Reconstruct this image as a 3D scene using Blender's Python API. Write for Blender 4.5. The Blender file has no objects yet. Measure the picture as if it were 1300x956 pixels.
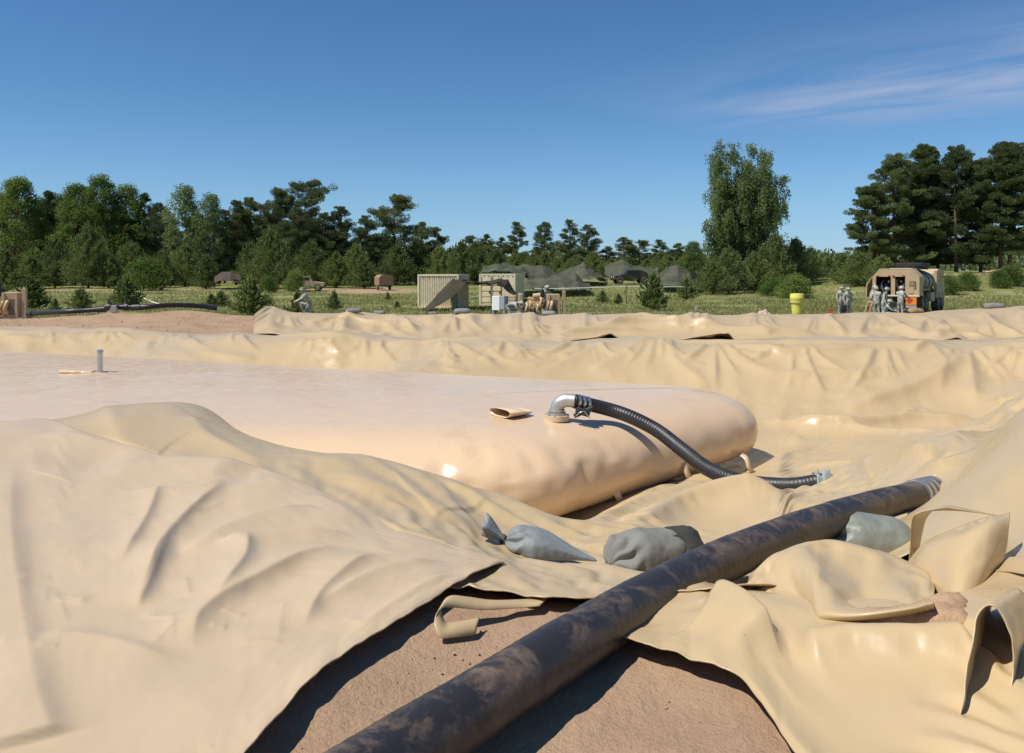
import bpy, bmesh, math, random
import numpy as np
from mathutils import Vector, Matrix, noise as mnoise

scene = bpy.context.scene
COL = scene.collection
PI = math.pi

# ------------------------------------------------------------------ camera
FPX, CX, HY, CZ = 1050.0, 650.0, 345.0, 2.5      # focal length in px of a 1300 wide frame, horizon row, eye height
cam_d = bpy.data.cameras.new('camera')
cam = bpy.data.objects.new('camera', cam_d); COL.objects.link(cam)
cam.location = (0, 0, CZ); cam.rotation_euler = (math.radians(90), 0, 0)
cam_d.sensor_fit = 'HORIZONTAL'; cam_d.sensor_width = 36.0
cam_d.lens = FPX / 1300.0 * 36.0
cam_d.shift_x = 0.0; cam_d.shift_y = -(478.0 - HY) / 1300.0
cam_d.clip_start = 0.05; cam_d.clip_end = 9000
scene.camera = cam

# ------------------------------------------------------------------ sky, sun, exposure
SUN = Vector((-0.47, -0.22, 0.855)).normalized()
SUN_EL = math.asin(SUN.z); SUN_AZ = math.atan2(SUN.x, SUN.y)
world = bpy.data.worlds.new('World'); scene.world = world; world.use_nodes = True
wt = world.node_tree; wt.nodes.clear()
def wn(t, **k):
    n = wt.nodes.new(t)
    for a, b in k.items(): setattr(n, a, b)
    return n
w_out = wn('ShaderNodeOutputWorld'); w_bg = wn('ShaderNodeBackground')
w_sky = wn('ShaderNodeTexSky', sky_type='NISHITA', sun_disc=False)
w_sky.sun_elevation = SUN_EL; w_sky.sun_rotation = SUN_AZ
w_sky.altitude = 1500; w_sky.air_density = 1.0; w_sky.dust_density = 0.0; w_sky.ozone_density = 5.0
w_bg.inputs['Strength'].default_value = 0.105
# thin cirrus: streaky noise on a high cloud plane, kept to one band of that plane
w_tc = wn('ShaderNodeTexCoord'); w_sep = wn('ShaderNodeSeparateXYZ')
wt.links.new(w_tc.outputs['Generated'], w_sep.inputs[0])
def wmath(op, a, b=None, clamp=False):
    m = wn('ShaderNodeMath', operation=op); m.use_clamp = clamp
    for i, v in enumerate((a, b)):
        if v is None: continue
        if isinstance(v, (int, float)): m.inputs[i].default_value = v
        else: wt.links.new(v, m.inputs[i])
    return m.outputs[0]
wz = wmath('MAXIMUM', w_sep.outputs[2], 0.03)
wpx = wmath('DIVIDE', w_sep.outputs[0], wz); wpy = wmath('DIVIDE', w_sep.outputs[1], wz)
# rotated plane coordinates: along the band (a) and across it (b)
ca, sa = 0.70, -0.714
wa = wmath('ADD', wmath('MULTIPLY', wpx, ca), wmath('MULTIPLY', wpy, sa))
wb = wmath('ADD', wmath('MULTIPLY', wpx, -sa), wmath('MULTIPLY', wpy, ca))
w_cmb = wn('ShaderNodeCombineXYZ')
wt.links.new(wmath('MULTIPLY', wa, 0.55), w_cmb.inputs[0]); wt.links.new(wmath('MULTIPLY', wb, 1.35), w_cmb.inputs[1])
w_n = wn('ShaderNodeTexNoise'); w_n.inputs['Scale'].default_value = 1.3; w_n.inputs['Detail'].default_value = 7
w_n.inputs['Roughness'].default_value = 0.58; w_n.inputs['Distortion'].default_value = 0.5
wt.links.new(w_cmb.outputs[0], w_n.inputs['Vector'])
wband = wmath('SUBTRACT', wb, 4.72); wband = wmath('MULTIPLY', wband, wband)
wband = wmath('EXPONENT', wmath('MULTIPLY', wband, -1.5))
wlong = wmath('MULTIPLY', wmath('ADD', wa, 3.35), 0.6, True)
wcl = wmath('MULTIPLY', wmath('SUBTRACT', w_n.outputs[0], 0.36), 2.3, True)
wcl = wmath('MULTIPLY', wmath('MULTIPLY', wcl, wband), wlong)
wcl = wmath('MULTIPLY', wcl, 1.05, True)
w_mix = wn('ShaderNodeMix', data_type='RGBA'); 
wt.links.new(wcl, w_mix.inputs[0]); w_hs = wn('ShaderNodeHueSaturation'); w_hs.inputs['Saturation'].default_value = 1.16; w_hs.inputs['Value'].default_value = 0.84; w_hs.inputs['Hue'].default_value = 0.498
w_el = wn('ShaderNodeMapRange', interpolation_type='SMOOTHSTEP'); wt.links.new(w_sep.outputs[2], w_el.inputs[0])
w_el.inputs[1].default_value = -0.02; w_el.inputs[2].default_value = 0.16; w_el.inputs[3].default_value = 0.62; w_el.inputs[4].default_value = 0.0
w_hz = wn('ShaderNodeMix', data_type='RGBA'); w_hz.inputs[7].default_value = (2.3, 4.1, 6.6, 1)      # clear dry air: the haze belt at the horizon stays blue
wt.links.new(w_el.outputs[0], w_hz.inputs[0]); wt.links.new(w_sky.outputs[0], w_hz.inputs[6])
wt.links.new(w_hz.outputs[2], w_hs.inputs['Color']); wt.links.new(w_hs.outputs[0], w_mix.inputs[6]); w_mix.inputs[7].default_value = (3.9, 4.2, 5.2, 1)
wt.links.new(w_mix.outputs[2], w_bg.inputs[0]); wt.links.new(w_bg.outputs[0], w_out.inputs[0])

sun_d = bpy.data.lights.new('sun', 'SUN'); sun_d.energy = 4.4; sun_d.angle = math.radians(0.53); sun_d.color = (1.0, 0.95, 0.87)
sun = bpy.data.objects.new('sun', sun_d); COL.objects.link(sun)
sun.rotation_euler = (-SUN).to_track_quat('-Z', 'Y').to_euler(); sun.location = (-60, -30, 100)

vs = scene.view_settings
vs.view_transform = 'Standard'; vs.look = 'None'; vs.gamma = 1.0; vs.exposure = 0.30; vs.use_curve_mapping = False
scene.cycles.use_denoising = True
scene.cycles.max_bounces = 8; scene.cycles.transparent_max_bounces = 16

# ------------------------------------------------------------------ helpers
def at(px, py, d):
    """point seen at photo pixel (px,py) at d metres in front of the lens"""
    return Vector(((px - CX) / FPX * d, d, CZ - (py - HY) / FPX * d))
def atz(px, py, z):
    return at(px, py, (CZ - z) * FPX / (py - HY))

rng0 = np.random.RandomState(7)
_perm = rng0.permutation(512); _perm = np.concatenate([_perm, _perm, _perm])
_gr = rng0.randn(512, 2); _gr /= np.linalg.norm(_gr, axis=1)[:, None]
def gnoise(x, y):
    xi = np.floor(x).astype(int); yi = np.floor(y).astype(int); xf = x - xi; yf = y - yi
    u = xf*xf*xf*(xf*(xf*6-15)+10); v = yf*yf*yf*(yf*(yf*6-15)+10)
    def g(ix, iy, dx, dy):
        h = _perm[(_perm[ix & 511] + iy) & 511]
        return _gr[h, 0]*dx + _gr[h, 1]*dy
    a = g(xi, yi, xf, yf); b = g(xi+1, yi, xf-1, yf); c = g(xi, yi+1, xf, yf-1); d = g(xi+1, yi+1, xf-1, yf-1)
    return (a + u*(b-a) + v*(c-a) + u*v*(a-b-c+d)) * 1.5
def fbm(x, y, o=4, r=0.5):
    s = 0; a = 1.0
    for i in range(o):
        s = s + a*gnoise(x*2**i + 17.3*i, y*2**i - 9.1*i); a *= r
    return s
def sst(a, b, x):
    t = np.clip((x-a)/(b-a), 0, 1); return t*t*(3-2*t)

def mesh_obj(name, verts, faces, mat=None, parent=None, smooth=True):
    me = bpy.data.meshes.new(name)
    if isinstance(verts, np.ndarray): verts = verts.reshape(-1, 3).tolist()
    if isinstance(faces, np.ndarray): faces = faces.tolist()
    me.from_pydata(verts, [], faces)
    if smooth: me.polygons.foreach_set('use_smooth', [True]*len(me.polygons))
    me.update()
    o = bpy.data.objects.new(name, me); COL.objects.link(o)
    if mat: me.materials.append(mat)
    if parent: o.parent = parent
    return o
def grid_faces(nr, nc, wrap=False):
    r = np.arange(nr-1)[:, None]; c = np.arange(nc if wrap else nc-1)[None, :]
    c2 = (c+1) % nc
    a = r*nc+c; b = r*nc+c2; d = (r+1)*nc+c2; e = (r+1)*nc+c
    return np.stack([a+0*e, b, d, e], -1).reshape(-1, 4)
def tag(o, label, cat=None, group=None, kind=None):
    if label: o['label'] = label
    if cat: o['category'] = cat
    if group: o['group'] = group
    if kind: o['kind'] = kind
    return o
def thing(name, label, cat, loc=(0, 0, 0), rz=0, group=None):
    o = bpy.data.objects.new(name, None); COL.objects.link(o)
    o.empty_display_size = 0.2
    o.location = loc; o.rotation_euler = (0, 0, rz)
    return tag(o, label, cat, group)
def copy_tree(o, parent=None):
    c = o.copy(); COL.objects.link(c); c.parent = parent
    for ch in list(o.children): copy_tree(ch, c)
    return c

class MB:
    """collects primitives and links them as one mesh object"""
    def __init__(s): s.bm = bmesh.new()
    def box(s, c, size, rot=None, bevel=0.0):
        m = Matrix.Translation(c)
        if rot is not None: m = m @ (rot if isinstance(rot, Matrix) else Matrix.Rotation(rot, 4, 'Z'))
        r = bmesh.ops.create_cube(s.bm, size=1.0, matrix=m @ Matrix.Diagonal((*size, 1)))
        if bevel:
            vs_ = set(r['verts']); es = [e for e in s.bm.edges if e.verts[0] in vs_ and e.verts[1] in vs_]
            bmesh.ops.bevel(s.bm, geom=es, offset=bevel, segments=2, affect='EDGES', profile=0.6)
        return s
    def cyl(s, a, b, r, r2=None, seg=14, caps=True):
        a = Vector(a); b = Vector(b); d = b-a
        q = d.to_track_quat('Z', 'Y').to_matrix().to_4x4()
        bmesh.ops.create_cone(s.bm, cap_ends=caps, segments=seg, radius1=r, radius2=r if r2 is None else r2, depth=d.length,
                              matrix=Matrix.Translation((a+b)/2) @ q)
        return s
    def ball(s, c, r, scale=(1, 1, 1), seg=12, rot=None):
        m = Matrix.Translation(c)
        if rot is not None: m = m @ rot
        bmesh.ops.create_uvsphere(s.bm, u_segments=seg, v_segments=max(6, seg*2//3), radius=r, matrix=m @ Matrix.Diagonal((*scale, 1)))
        return s
    def prism(s, prof, axis, lo, hi):
        """extrude 2D profile [(a,b)] along axis 0/1/2 from lo to hi"""
        def pt(p, t):
            v = list(p); v.insert(axis, t); return s.bm.verts.new(v)
        A = [pt(p, lo) for p in prof]; B = [pt(p, hi) for p in prof]
        n = len(prof)
        for i in range(n):
            s.bm.faces.new((A[i], A[(i+1) % n], B[(i+1) % n], B[i]))
        s.bm.faces.new(A[::-1]); s.bm.faces.new(B)
        return s
    def tube(s, pts, r, seg=8, caps=True):
        v, f = tube_data(pts, r, seg, caps)
        vv = [s.bm.verts.new(p) for p in v]
        for q in f:
            try: s.bm.faces.new([vv[i] for i in q])
            except ValueError: pass
        return s
    def build(s, name, mat, parent=None, smooth=False, loc=None):
        bmesh.ops.recalc_face_normals(s.bm, faces=s.bm.faces[:])
        me = bpy.data.meshes.new(name); s.bm.to_mesh(me); s.bm.free()
        if smooth == 'auto':
            me.polygons.foreach_set('use_smooth', [True]*len(me.polygons))
            me.set_sharp_from_angle(angle=math.radians(40))
        elif smooth: me.polygons.foreach_set('use_smooth', [True]*len(me.polygons))
        me.materials.append(mat)
        o = bpy.data.objects.new(name, me); COL.objects.link(o)
        if parent: o.parent = parent
        if loc: o.location = loc
        return o

def spline(pts, n):
    """Catmull-Rom through pts (any dimension), n samples per span"""
    P = np.array([list(p) for p in pts], float)
    P = np.vstack([2*P[0]-P[1], P, 2*P[-1]-P[-2]])
    out = []
    for i in range(1, len(P)-2):
        t = np.linspace(0, 1, n, endpoint=False)[:, None]
        a, b, c, d = P[i-1], P[i], P[i+1], P[i+2]
        out.append(0.5*((2*b)+(-a+c)*t+(2*a-5*b+4*c-d)*t*t+(-a+3*b-3*c+d)*t**3))
    out.append(P[-2][None, :])
    return np.vstack(out)
def resample(P, step):
    L = np.concatenate([[0], np.cumsum(np.linalg.norm(np.diff(P, axis=0), axis=1))])
    n = max(2, int(L[-1]/step)+1); t = np.linspace(0, L[-1], n)
    return np.stack([np.interp(t, L, P[:, k]) for k in range(P.shape[1])], 1), t
def tube_data(pts, r, seg=12, caps=True):
    P = [Vector(p) for p in pts]; n = len(P)
    R = [r]*n if isinstance(r, (int, float)) else list(r)
    T = [(P[min(i+1, n-1)]-P[max(i-1, 0)]).normalized() for i in range(n)]
    up = Vector((0, 0, 1)) if abs(T[0].z) < 0.9 else Vector((1, 0, 0))
    nrm = (up - T[0]*up.dot(T[0])).normalized()
    V = []; Fc = []
    for i in range(n):
        nrm = (nrm - T[i]*nrm.dot(T[i])).normalized(); bi = T[i].cross(nrm)
        for k in range(seg):
            a = 2*PI*k/seg
            V.append(P[i] + (nrm*math.cos(a)+bi*math.sin(a))*R[i])
    for i in range(n-1):
        for k in range(seg):
            k2 = (k+1) % seg
            Fc.append((i*seg+k, i*seg+k2, (i+1)*seg+k2, (i+1)*seg+k))
    if caps:
        Fc.append(tuple(range(seg))[::-1]); Fc.append(tuple((n-1)*seg+k for k in range(seg)))
    return V, Fc

# ------------------------------------------------------------------ materials
def new_mat(name):
    m = bpy.data.materials.new(name); m.use_nodes = True
    nt = m.node_tree; b = nt.nodes['Principled BSDF']
    return m, nt, b
def rgba(c): return (c[0], c[1], c[2], 1.0)
def ramp(nt, fac, stops):
    r = nt.nodes.new('ShaderNodeValToRGB'); e = r.color_ramp.elements
    while len(e) < len(stops): e.new(0.5)
    for i, (p, c) in enumerate(stops): e[i].position = p; e[i].color = rgba(c) if len(c) == 3 else c
    nt.links.new(fac, r.inputs[0]); return r.outputs[0]
def tnoise(nt, scale, detail=4, rough=0.55, vec=None, dist=0.0, obj=True):
    n = nt.nodes.new('ShaderNodeTexNoise'); n.inputs['Scale'].default_value = scale
    n.inputs['Detail'].default_value = detail; n.inputs['Roughness'].default_value = rough; n.inputs['Distortion'].default_value = dist
    if vec is None:
        tc = nt.nodes.new('ShaderNodeTexCoord'); vec = tc.outputs['Object']
    nt.links.new(vec, n.inputs['Vector']); return n.outputs[0]
def mapping(nt, scale, rot=(0, 0, 0)):
    tc = nt.nodes.new('ShaderNodeTexCoord'); mp = nt.nodes.new('ShaderNodeMapping')
    mp.inputs['Scale'].default_value = scale; mp.inputs['Rotation'].default_value = rot
    nt.links.new(tc.outputs['Object'], mp.inputs[0]); return mp.outputs[0]
def cmix(nt, fac, a, b, mode='MIX'):
    m = nt.nodes.new('ShaderNodeMix'); m.data_type = 'RGBA'; m.blend_type = mode
    for i, v in ((0, fac), (6, a), (7, b)):
        if isinstance(v, (int, float)): m.inputs[i].default_value = v
        elif isinstance(v, tuple): m.inputs[i].default_value = rgba(v) if len(v) == 3 else v
        else: nt.links.new(v, m.inputs[i])
    return m.outputs[2]
def vmath(nt, op, a, b=None, clamp=False):
    m = nt.nodes.new('ShaderNodeMath'); m.operation = op; m.use_clamp = clamp
    for i, v in enumerate((a, b)):
        if v is None: continue
        if isinstance(v, (int, float)): m.inputs[i].default_value = v
        else: nt.links.new(v, m.inputs[i])
    return m.outputs[0]
def bump(nt, bsdf, h, strength=0.3, dist=0.02, chain=None):
    b = nt.nodes.new('ShaderNodeBump'); b.inputs['Strength'].default_value = strength; b.inputs['Distance'].default_value = dist
    nt.links.new(h, b.inputs['Height'])
    if chain is not None: nt.links.new(chain, b.inputs['Normal'])
    nt.links.new(b.outputs[0], bsdf.inputs['Normal']); return b.outputs[0]
def simple(name, c, rough=0.6, var=0.25, scale=6.0, metal=0.0, bmp=0.0, spec=0.5):
    m, nt, b = new_mat(name)
    n = tnoise(nt, scale, 5)
    lo = tuple(x*(1-var) for x in c); hi = tuple(min(1, x*(1+var)) for x in c)
    nt.links.new(ramp(nt, n, [(0.3, lo), (0.7, hi)]), b.inputs['Base Color'])
    b.inputs['Roughness'].default_value = rough; b.inputs['Metallic'].default_value = metal
    b.inputs['Specular IOR Level'].default_value = spec
    if bmp: bump(nt, b, tnoise(nt, scale*5, 4), bmp, 0.01)
    return m

def liner_mat(name, base, dust, rough, dust_amt, wr=0.35, stain=(0.30, 0.17, 0.10), st_lo=0.60):
    m, nt, b = new_mat(name)
    n1 = tnoise(nt, 0.7, 5, 0.6); n2 = tnoise(nt, 5.0, 6, 0.65); n3 = tnoise(nt, 60.0, 3, 0.6)
    c = cmix(nt, vmath(nt, 'MULTIPLY', n1, 1.0), tuple(x*0.93 for x in base), tuple(x*1.07 for x in base))
    d1 = vmath(nt, 'MULTIPLY', vmath(nt, 'SUBTRACT', n2, 0.45), 3.0, True)
    c = cmix(nt, vmath(nt, 'MULTIPLY', d1, dust_amt), c, dust)
    # reddish soil trodden into the sheet, and pepper-fine grit
    n4 = tnoise(nt, 1.1, 6, 0.7, dist=0.6)
    st = vmath(nt, 'MULTIPLY', vmath(nt, 'SUBTRACT', n4, st_lo), 5.0, True)
    st = vmath(nt, 'MULTIPLY', st, n2)
    c = cmix(nt, vmath(nt, 'MULTIPLY', st, 0.75), c, stain)
    gr = vmath(nt, 'MULTIPLY', vmath(nt, 'SUBTRACT', n3, 0.66), 9.0, True)
    n5 = tnoise(nt, 1.7, 3)
    gr = vmath(nt, 'MULTIPLY', gr, vmath(nt, 'MULTIPLY', vmath(nt, 'SUBTRACT', n5, 0.48), 5.0, True))
    c = cmix(nt, vmath(nt, 'MULTIPLY', gr, 0.5), c, (0.16, 0.10, 0.06))
    nt.links.new(c, b.inputs['Base Color'])
    r = vmath(nt, 'ADD', vmath(nt, 'MULTIPLY', d1, 0.18), rough)
    r = vmath(nt, 'ADD', r, vmath(nt, 'MULTIPLY', st, 0.3))
    nt.links.new(r, b.inputs['Roughness'])
    b.inputs['Specular IOR Level'].default_value = 0.45
    wv = mapping(nt, (1.0, 0.7, 1.0), (0, 0, 0.5))
    w1 = tnoise(nt, 1.6, 3, 0.45, vec=wv, dist=0.9)
    ch = bump(nt, b, w1, wr, 0.05)
    w2 = tnoise(nt, 12.0, 3, 0.5)
    ch = bump(nt, b, w2, 0.05, 0.010, ch)
    if wr > 0.2: bump(nt, b, n3, 0.05, 0.003, ch)
    return m

M = {}
M['liner'] = liner_mat('liner_fabric', (0.49, 0.365, 0.20), (0.49, 0.36, 0.215), 0.27, 0.5)
M['liner_far'] = liner_mat('liner_fabric_far', (0.47, 0.348, 0.192), (0.46, 0.338, 0.205), 0.40, 0.6)
M['flap'] = liner_mat('liner_fabric_dusty', (0.525, 0.398, 0.25), (0.53, 0.398, 0.262), 0.34, 0.8, st_lo=0.565)
M['tank'] = liner_mat('tank_fabric', (0.64, 0.465, 0.295), (0.64, 0.465, 0.31), 0.20, 0.4, wr=0.10)

def soil_mat():
    m, nt, b = new_mat('soil_and_grass')
    geo = nt.nodes.new('ShaderNodeNewGeometry'); sep = nt.nodes.new('ShaderNodeSeparateXYZ')
    nt.links.new(geo.outputs['Position'], sep.inputs[0])
    P = geo.outputs['Position']
    n1 = tnoise(nt, 1.3, 6, 0.65, vec=P); n2 = tnoise(nt, 14.0, 6, 0.7, vec=P); n3 = tnoise(nt, 90.0, 3, 0.7, vec=P)
    dirt = ramp(nt, n1, [(0.25, (0.28, 0.180, 0.112)), (0.5, (0.365, 0.245, 0.155)), (0.8, (0.43, 0.30, 0.195))])
    dirt = cmix(nt, vmath(nt, 'MULTIPLY', vmath(nt, 'SUBTRACT', n3, 0.5), 2.2, True), dirt, (0.25, 0.155, 0.095))
    dirt = cmix(nt, vmath(nt, 'MULTIPLY', vmath(nt, 'SUBTRACT', n2, 0.56), 3.0, True), dirt, (0.46, 0.325, 0.215))
    g1 = tnoise(nt, 0.16, 6, 0.65, vec=P); g2 = tnoise(nt, 1.6, 6, 0.7, vec=P)
    grass = ramp(nt, g2, [(0.25, (0.095, 0.120, 0.034)), (0.5, (0.175, 0.195, 0.062)), (0.75, (0.29, 0.27, 0.115))])
    grass = cmix(nt, vmath(nt, 'MULTIPLY', vmath(nt, 'SUBTRACT', g1, 0.48), 4.0, True), grass, (0.30, 0.26, 0.125))
    # attribute 'dirt': bare ground where vehicles and earthmoving have taken the turf off
    at_ = nt.nodes.new('ShaderNodeAttribute'); at_.attribute_name = 'dirt'
    f = vmath(nt, 'ADD', at_.outputs['Fac'], vmath(nt, 'MULTIPLY', vmath(nt, 'SUBTRACT', g2, 0.5), 1.1))
    f = vmath(nt, 'MULTIPLY', vmath(nt, 'SUBTRACT', f, 0.42), 5.0, True)
    nt.links.new(cmix(nt, f, grass, dirt), b.inputs['Base Color'])
    b.inputs['Roughness'].default_value = 0.95; b.inputs['Specular IOR Level'].default_value = 0.15
    ch = bump(nt, b, n2, 0.5, 0.05); bump(nt, b, n3, 0.5, 0.012, ch)
    return m
M['soil'] = soil_mat()

# ------------------------------------------------------------------ the lie of the land: thin-plate surface through surveyed points
CP = []
def c1(px, py, z): CP.append(tuple(atz(px, py, z)))
def c2(px, py, d): CP.append(tuple(at(px, py, d)))
def c3(x, y, z): CP.append((x, y, z))
# near berm top the camera stands on
for a in ((100, 865, 1.30), (300, 865, 1.26), (415, 867, 1.25), (560, 867, 1.20), (760, 867, 1.17), (1000, 867, 1.19), (1240, 867, 1.26),
          (0, 700, 1.34), (0, 620, 1.40), (0, 545, 1.42), (150, 600, 1.36), (200, 700, 1.31), (330, 604, 1.34), (270, 530, 1.36), (130, 535, 1.39),
          (400, 635, 1.27), (500, 680, 1.22), (600, 715, 1.17), (700, 776, 1.19), (320, 562, 1.35), (-300, 540, 1.42), (-300, 700, 1.34)): c1(*a)
for a in ((-4, -2, 1.3), (0, -2, 1.2), (4, -2, 1.3), (-3.5, 1, 1.34), (0, 1, 1.2), (3, 1, 1.3), (-9, 0, 1.3), (9, 0, 1.4), (-9, 4, 1.4), (-8, 6.2, 1.42), (-14, 6.4, 1.42), (-14, 1, 1.3)): c3(*a)
# falling away to the pit floor behind the left berm and along the tank
for a in ((-2.5, 8.1, -.05), (-5, 8.2, -.1), (-9, 8.4, -.1), (-15, 8.6, -.1), (-1.75, 6.6, .62), (-1.0, 7.3, .12), (-.2, 7.7, -.1), (0.7, 8.3, -.2)): c3(*a)
for a in ((480, 603, 5.4), (600, 643, 5.9), (715, 690, 6.6), (690, 722, 4.4), (760, 722, 4.5), (830, 728, 4.5), (770, 690, 5.8), (900, 700, 4.8), (760, 760, 3.4), (900, 760, 3.35)): c2(*a)
for a in ((835, 648, 7.9), (960, 650, 6.7), (1040, 632, 7.2), (1120, 612, 7.3), (1000, 631, 8.4), (930, 622, 9.1), (1190, 645, 5.6), (1110, 712, 4.75)): c2(*a)
for a in ((1000, 602, -.12), (1090, 590, .0), (1170, 580, .1), (1240, 578, .25)): c1(*a)
# right-hand berm
for a in ((1300, 524, 5.4), (1300, 600, 4.4), (1235, 600, 5.0), (1290, 715, 3.5), (1300, 800, 2.7), (1120, 770, 3.2), (1000, 780, 3.0)): c2(*a)
for a in ((4.6, 5.2, 1.76), (6.2, 7.2, 1.6), (7.6, 10.2, 1.45), (10.4, 14.5, 1.3), (13.2, 18.5, 1.0), (5.9, 10.6, .25), (8.2, 14.0, -.1), (4.4, 7.6, .95), (9, 5, 1.5), (12, 10, 1.3)): c3(*a)
c3(1.95, 3.82, 1.02); c3(1.75, 3.45, 1.12)      # hollow behind the standing fold
# pit floor, far slope, first crest
for a in ((-9, 10, -.2), (-4, 10, -.2), (0, 10, -.2), (3.4, 11, -.2), (0, 13, -.2), (-8, 14, -.2), (-14, 12, -.2), (5, 13, -.2), (-15, 18, -.2),
          (1.5, 15.2, -.15), (-4, 17.0, -.15), (-11, 19.4, -.1), (-18, 21.5, 0)): c3(*a)
for a in ((1000, 545, -.2), (1200, 540, -.15)): c1(*a)
for a in ((1300, 437, .98), (1150, 437, .96), (1000, 437, .96), (800, 431, .96), (600, 434, .95), (420, 431, .95), (300, 425, .93), (150, 421, .9), (0, 419, .9), (-150, 415, .9)): c1(*a)
for px in (1300, 1000, 650, 400): c2(px, 482, 16.1)
# saddle and second berm
for a in ((-5.5, 22, .35), (0, 21.2, .25), (6, 20.8, .25), (12, 20.8, .3), (18, 22, .4), (6, 26, .55), (0, 26, .55), (12, 26, .6), (-6, 26, .6)): c3(*a)
for a in ((1500, 388, 1.1), (1300, 393, 1.03), (1150, 401, .92), (1000, 402, .88), (800, 402, .86), (600, 402, .86), (450, 401, .87), (370, 400, .88)): c1(*a)
for a in ((-14, 35.5, 0), (-8, 35, 0), (0, 34.3, 0), (8, 34.5, .02), (16, 35.5, .1), (24, 36, .2)): c3(*a)
# bare earth heaped on the left
for a in ((-9.3, 24.5, .72), (-14, 25, .78), (-20, 26, .8), (-11.9, 29.5, 1.15), (-9.6, 29.6, .93), (-17, 29.7, .84), (-22, 30, .8), (-28, 26, .7), (-28, 12, 0.3), (-20, 35.8, 0)): c3(*a)
CPA = np.array(CP)
def _tpsk(r2): return np.where(r2 > 1e-12, 0.5*r2*np.log(np.maximum(r2, 1e-12)), 0)
def _fit():
    X = CPA[:, :2]/10; n = len(X)
    K = _tpsk(((X[:, None]-X[None])**2).sum(-1)) + np.eye(n)*0.00015
    Pm = np.hstack([np.ones((n, 1)), X])
    A = np.block([[K, Pm], [Pm.T, np.zeros((3, 3))]])
    return np.linalg.solve(A, np.concatenate([CPA[:, 2], np.zeros(3)]))
_w = _fit()
def tps(x, y):
    sh = np.shape(x); x = np.ravel(x)/10; y = np.ravel(y)/10
    out = np.empty(len(x)); X = CPA[:, :2]/10
    for i in range(0, len(x), 20000):
        a = x[i:i+20000]; b = y[i:i+20000]
        out[i:i+20000] = _tpsk((a[:, None]-X[None, :, 0])**2+(b[:, None]-X[None, :, 1])**2) @ _w[:-3] + _w[-3]+_w[-2]*a+_w[-1]*b
    return out.reshape(sh)
def field(x, y):
    z = 0.12*fbm(x/14, y/14, 3) + 0.25*gnoise(x/60, y/60)*sst(60, 120, y)
    z = z + 2.1*sst(18, 52, x)*sst(62, 110, y) + 1.0*sst(70, 120, y)*sst(-10, 10, x)*(1-sst(15, 30, x))
    z = z + 0.6*sst(80, 140, y)
    return z - 0.1
def S(x, y):
    """land surface"""
    x = np.asarray(x, float); y = np.asarray(y, float)
    w = (1-sst(32.5, 36.5, y))*(1-sst(20, 32, np.abs(x)))*sst(-6, -2.5, y)
    xc = np.clip(x, -30, 30); yc = np.clip(y, -5, 37)
    z = np.where(w > 0, tps(xc, yc), 0)
    return z*w + np.where(y < 0, 1.0*np.exp(-(x/20)**2), field(x, y))*(1-w)

def hit(px, py, dmin=1.6, dmax=40):
    d = np.exp(np.linspace(math.log(dmin), math.log(dmax), 420))
    x = (px-CX)/FPX*d; zr = CZ-(py-HY)/FPX*d
    b = S(x, d) >= zr
    if not b.any(): return dmax
    i = int(np.argmax(b))
    if i == 0: return float(d[0])
    lo, hi = d[i-1], d[i]
    for k in range(2):                      # refine the crossing
        dd = np.linspace(lo, hi, 24); g = S((px-CX)/FPX*dd, dd) >= CZ-(py-HY)/FPX*dd
        j = max(1, int(np.argmax(g))); lo, hi = dd[j-1], dd[j]
    return float((lo+hi)/2)
def smooth1(a, k=9):
    p = np.pad(a, k, mode='edge'); w = np.hanning(2*k+1); w /= w.sum()
    return np.convolve(p, w, 'valid')
def hitp(px, py, up=0.0, **k):
    d = hit(px, py, **k); x = (px-CX)/FPX*d
    return Vector((x, d, float(S(x, d))+up))

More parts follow.
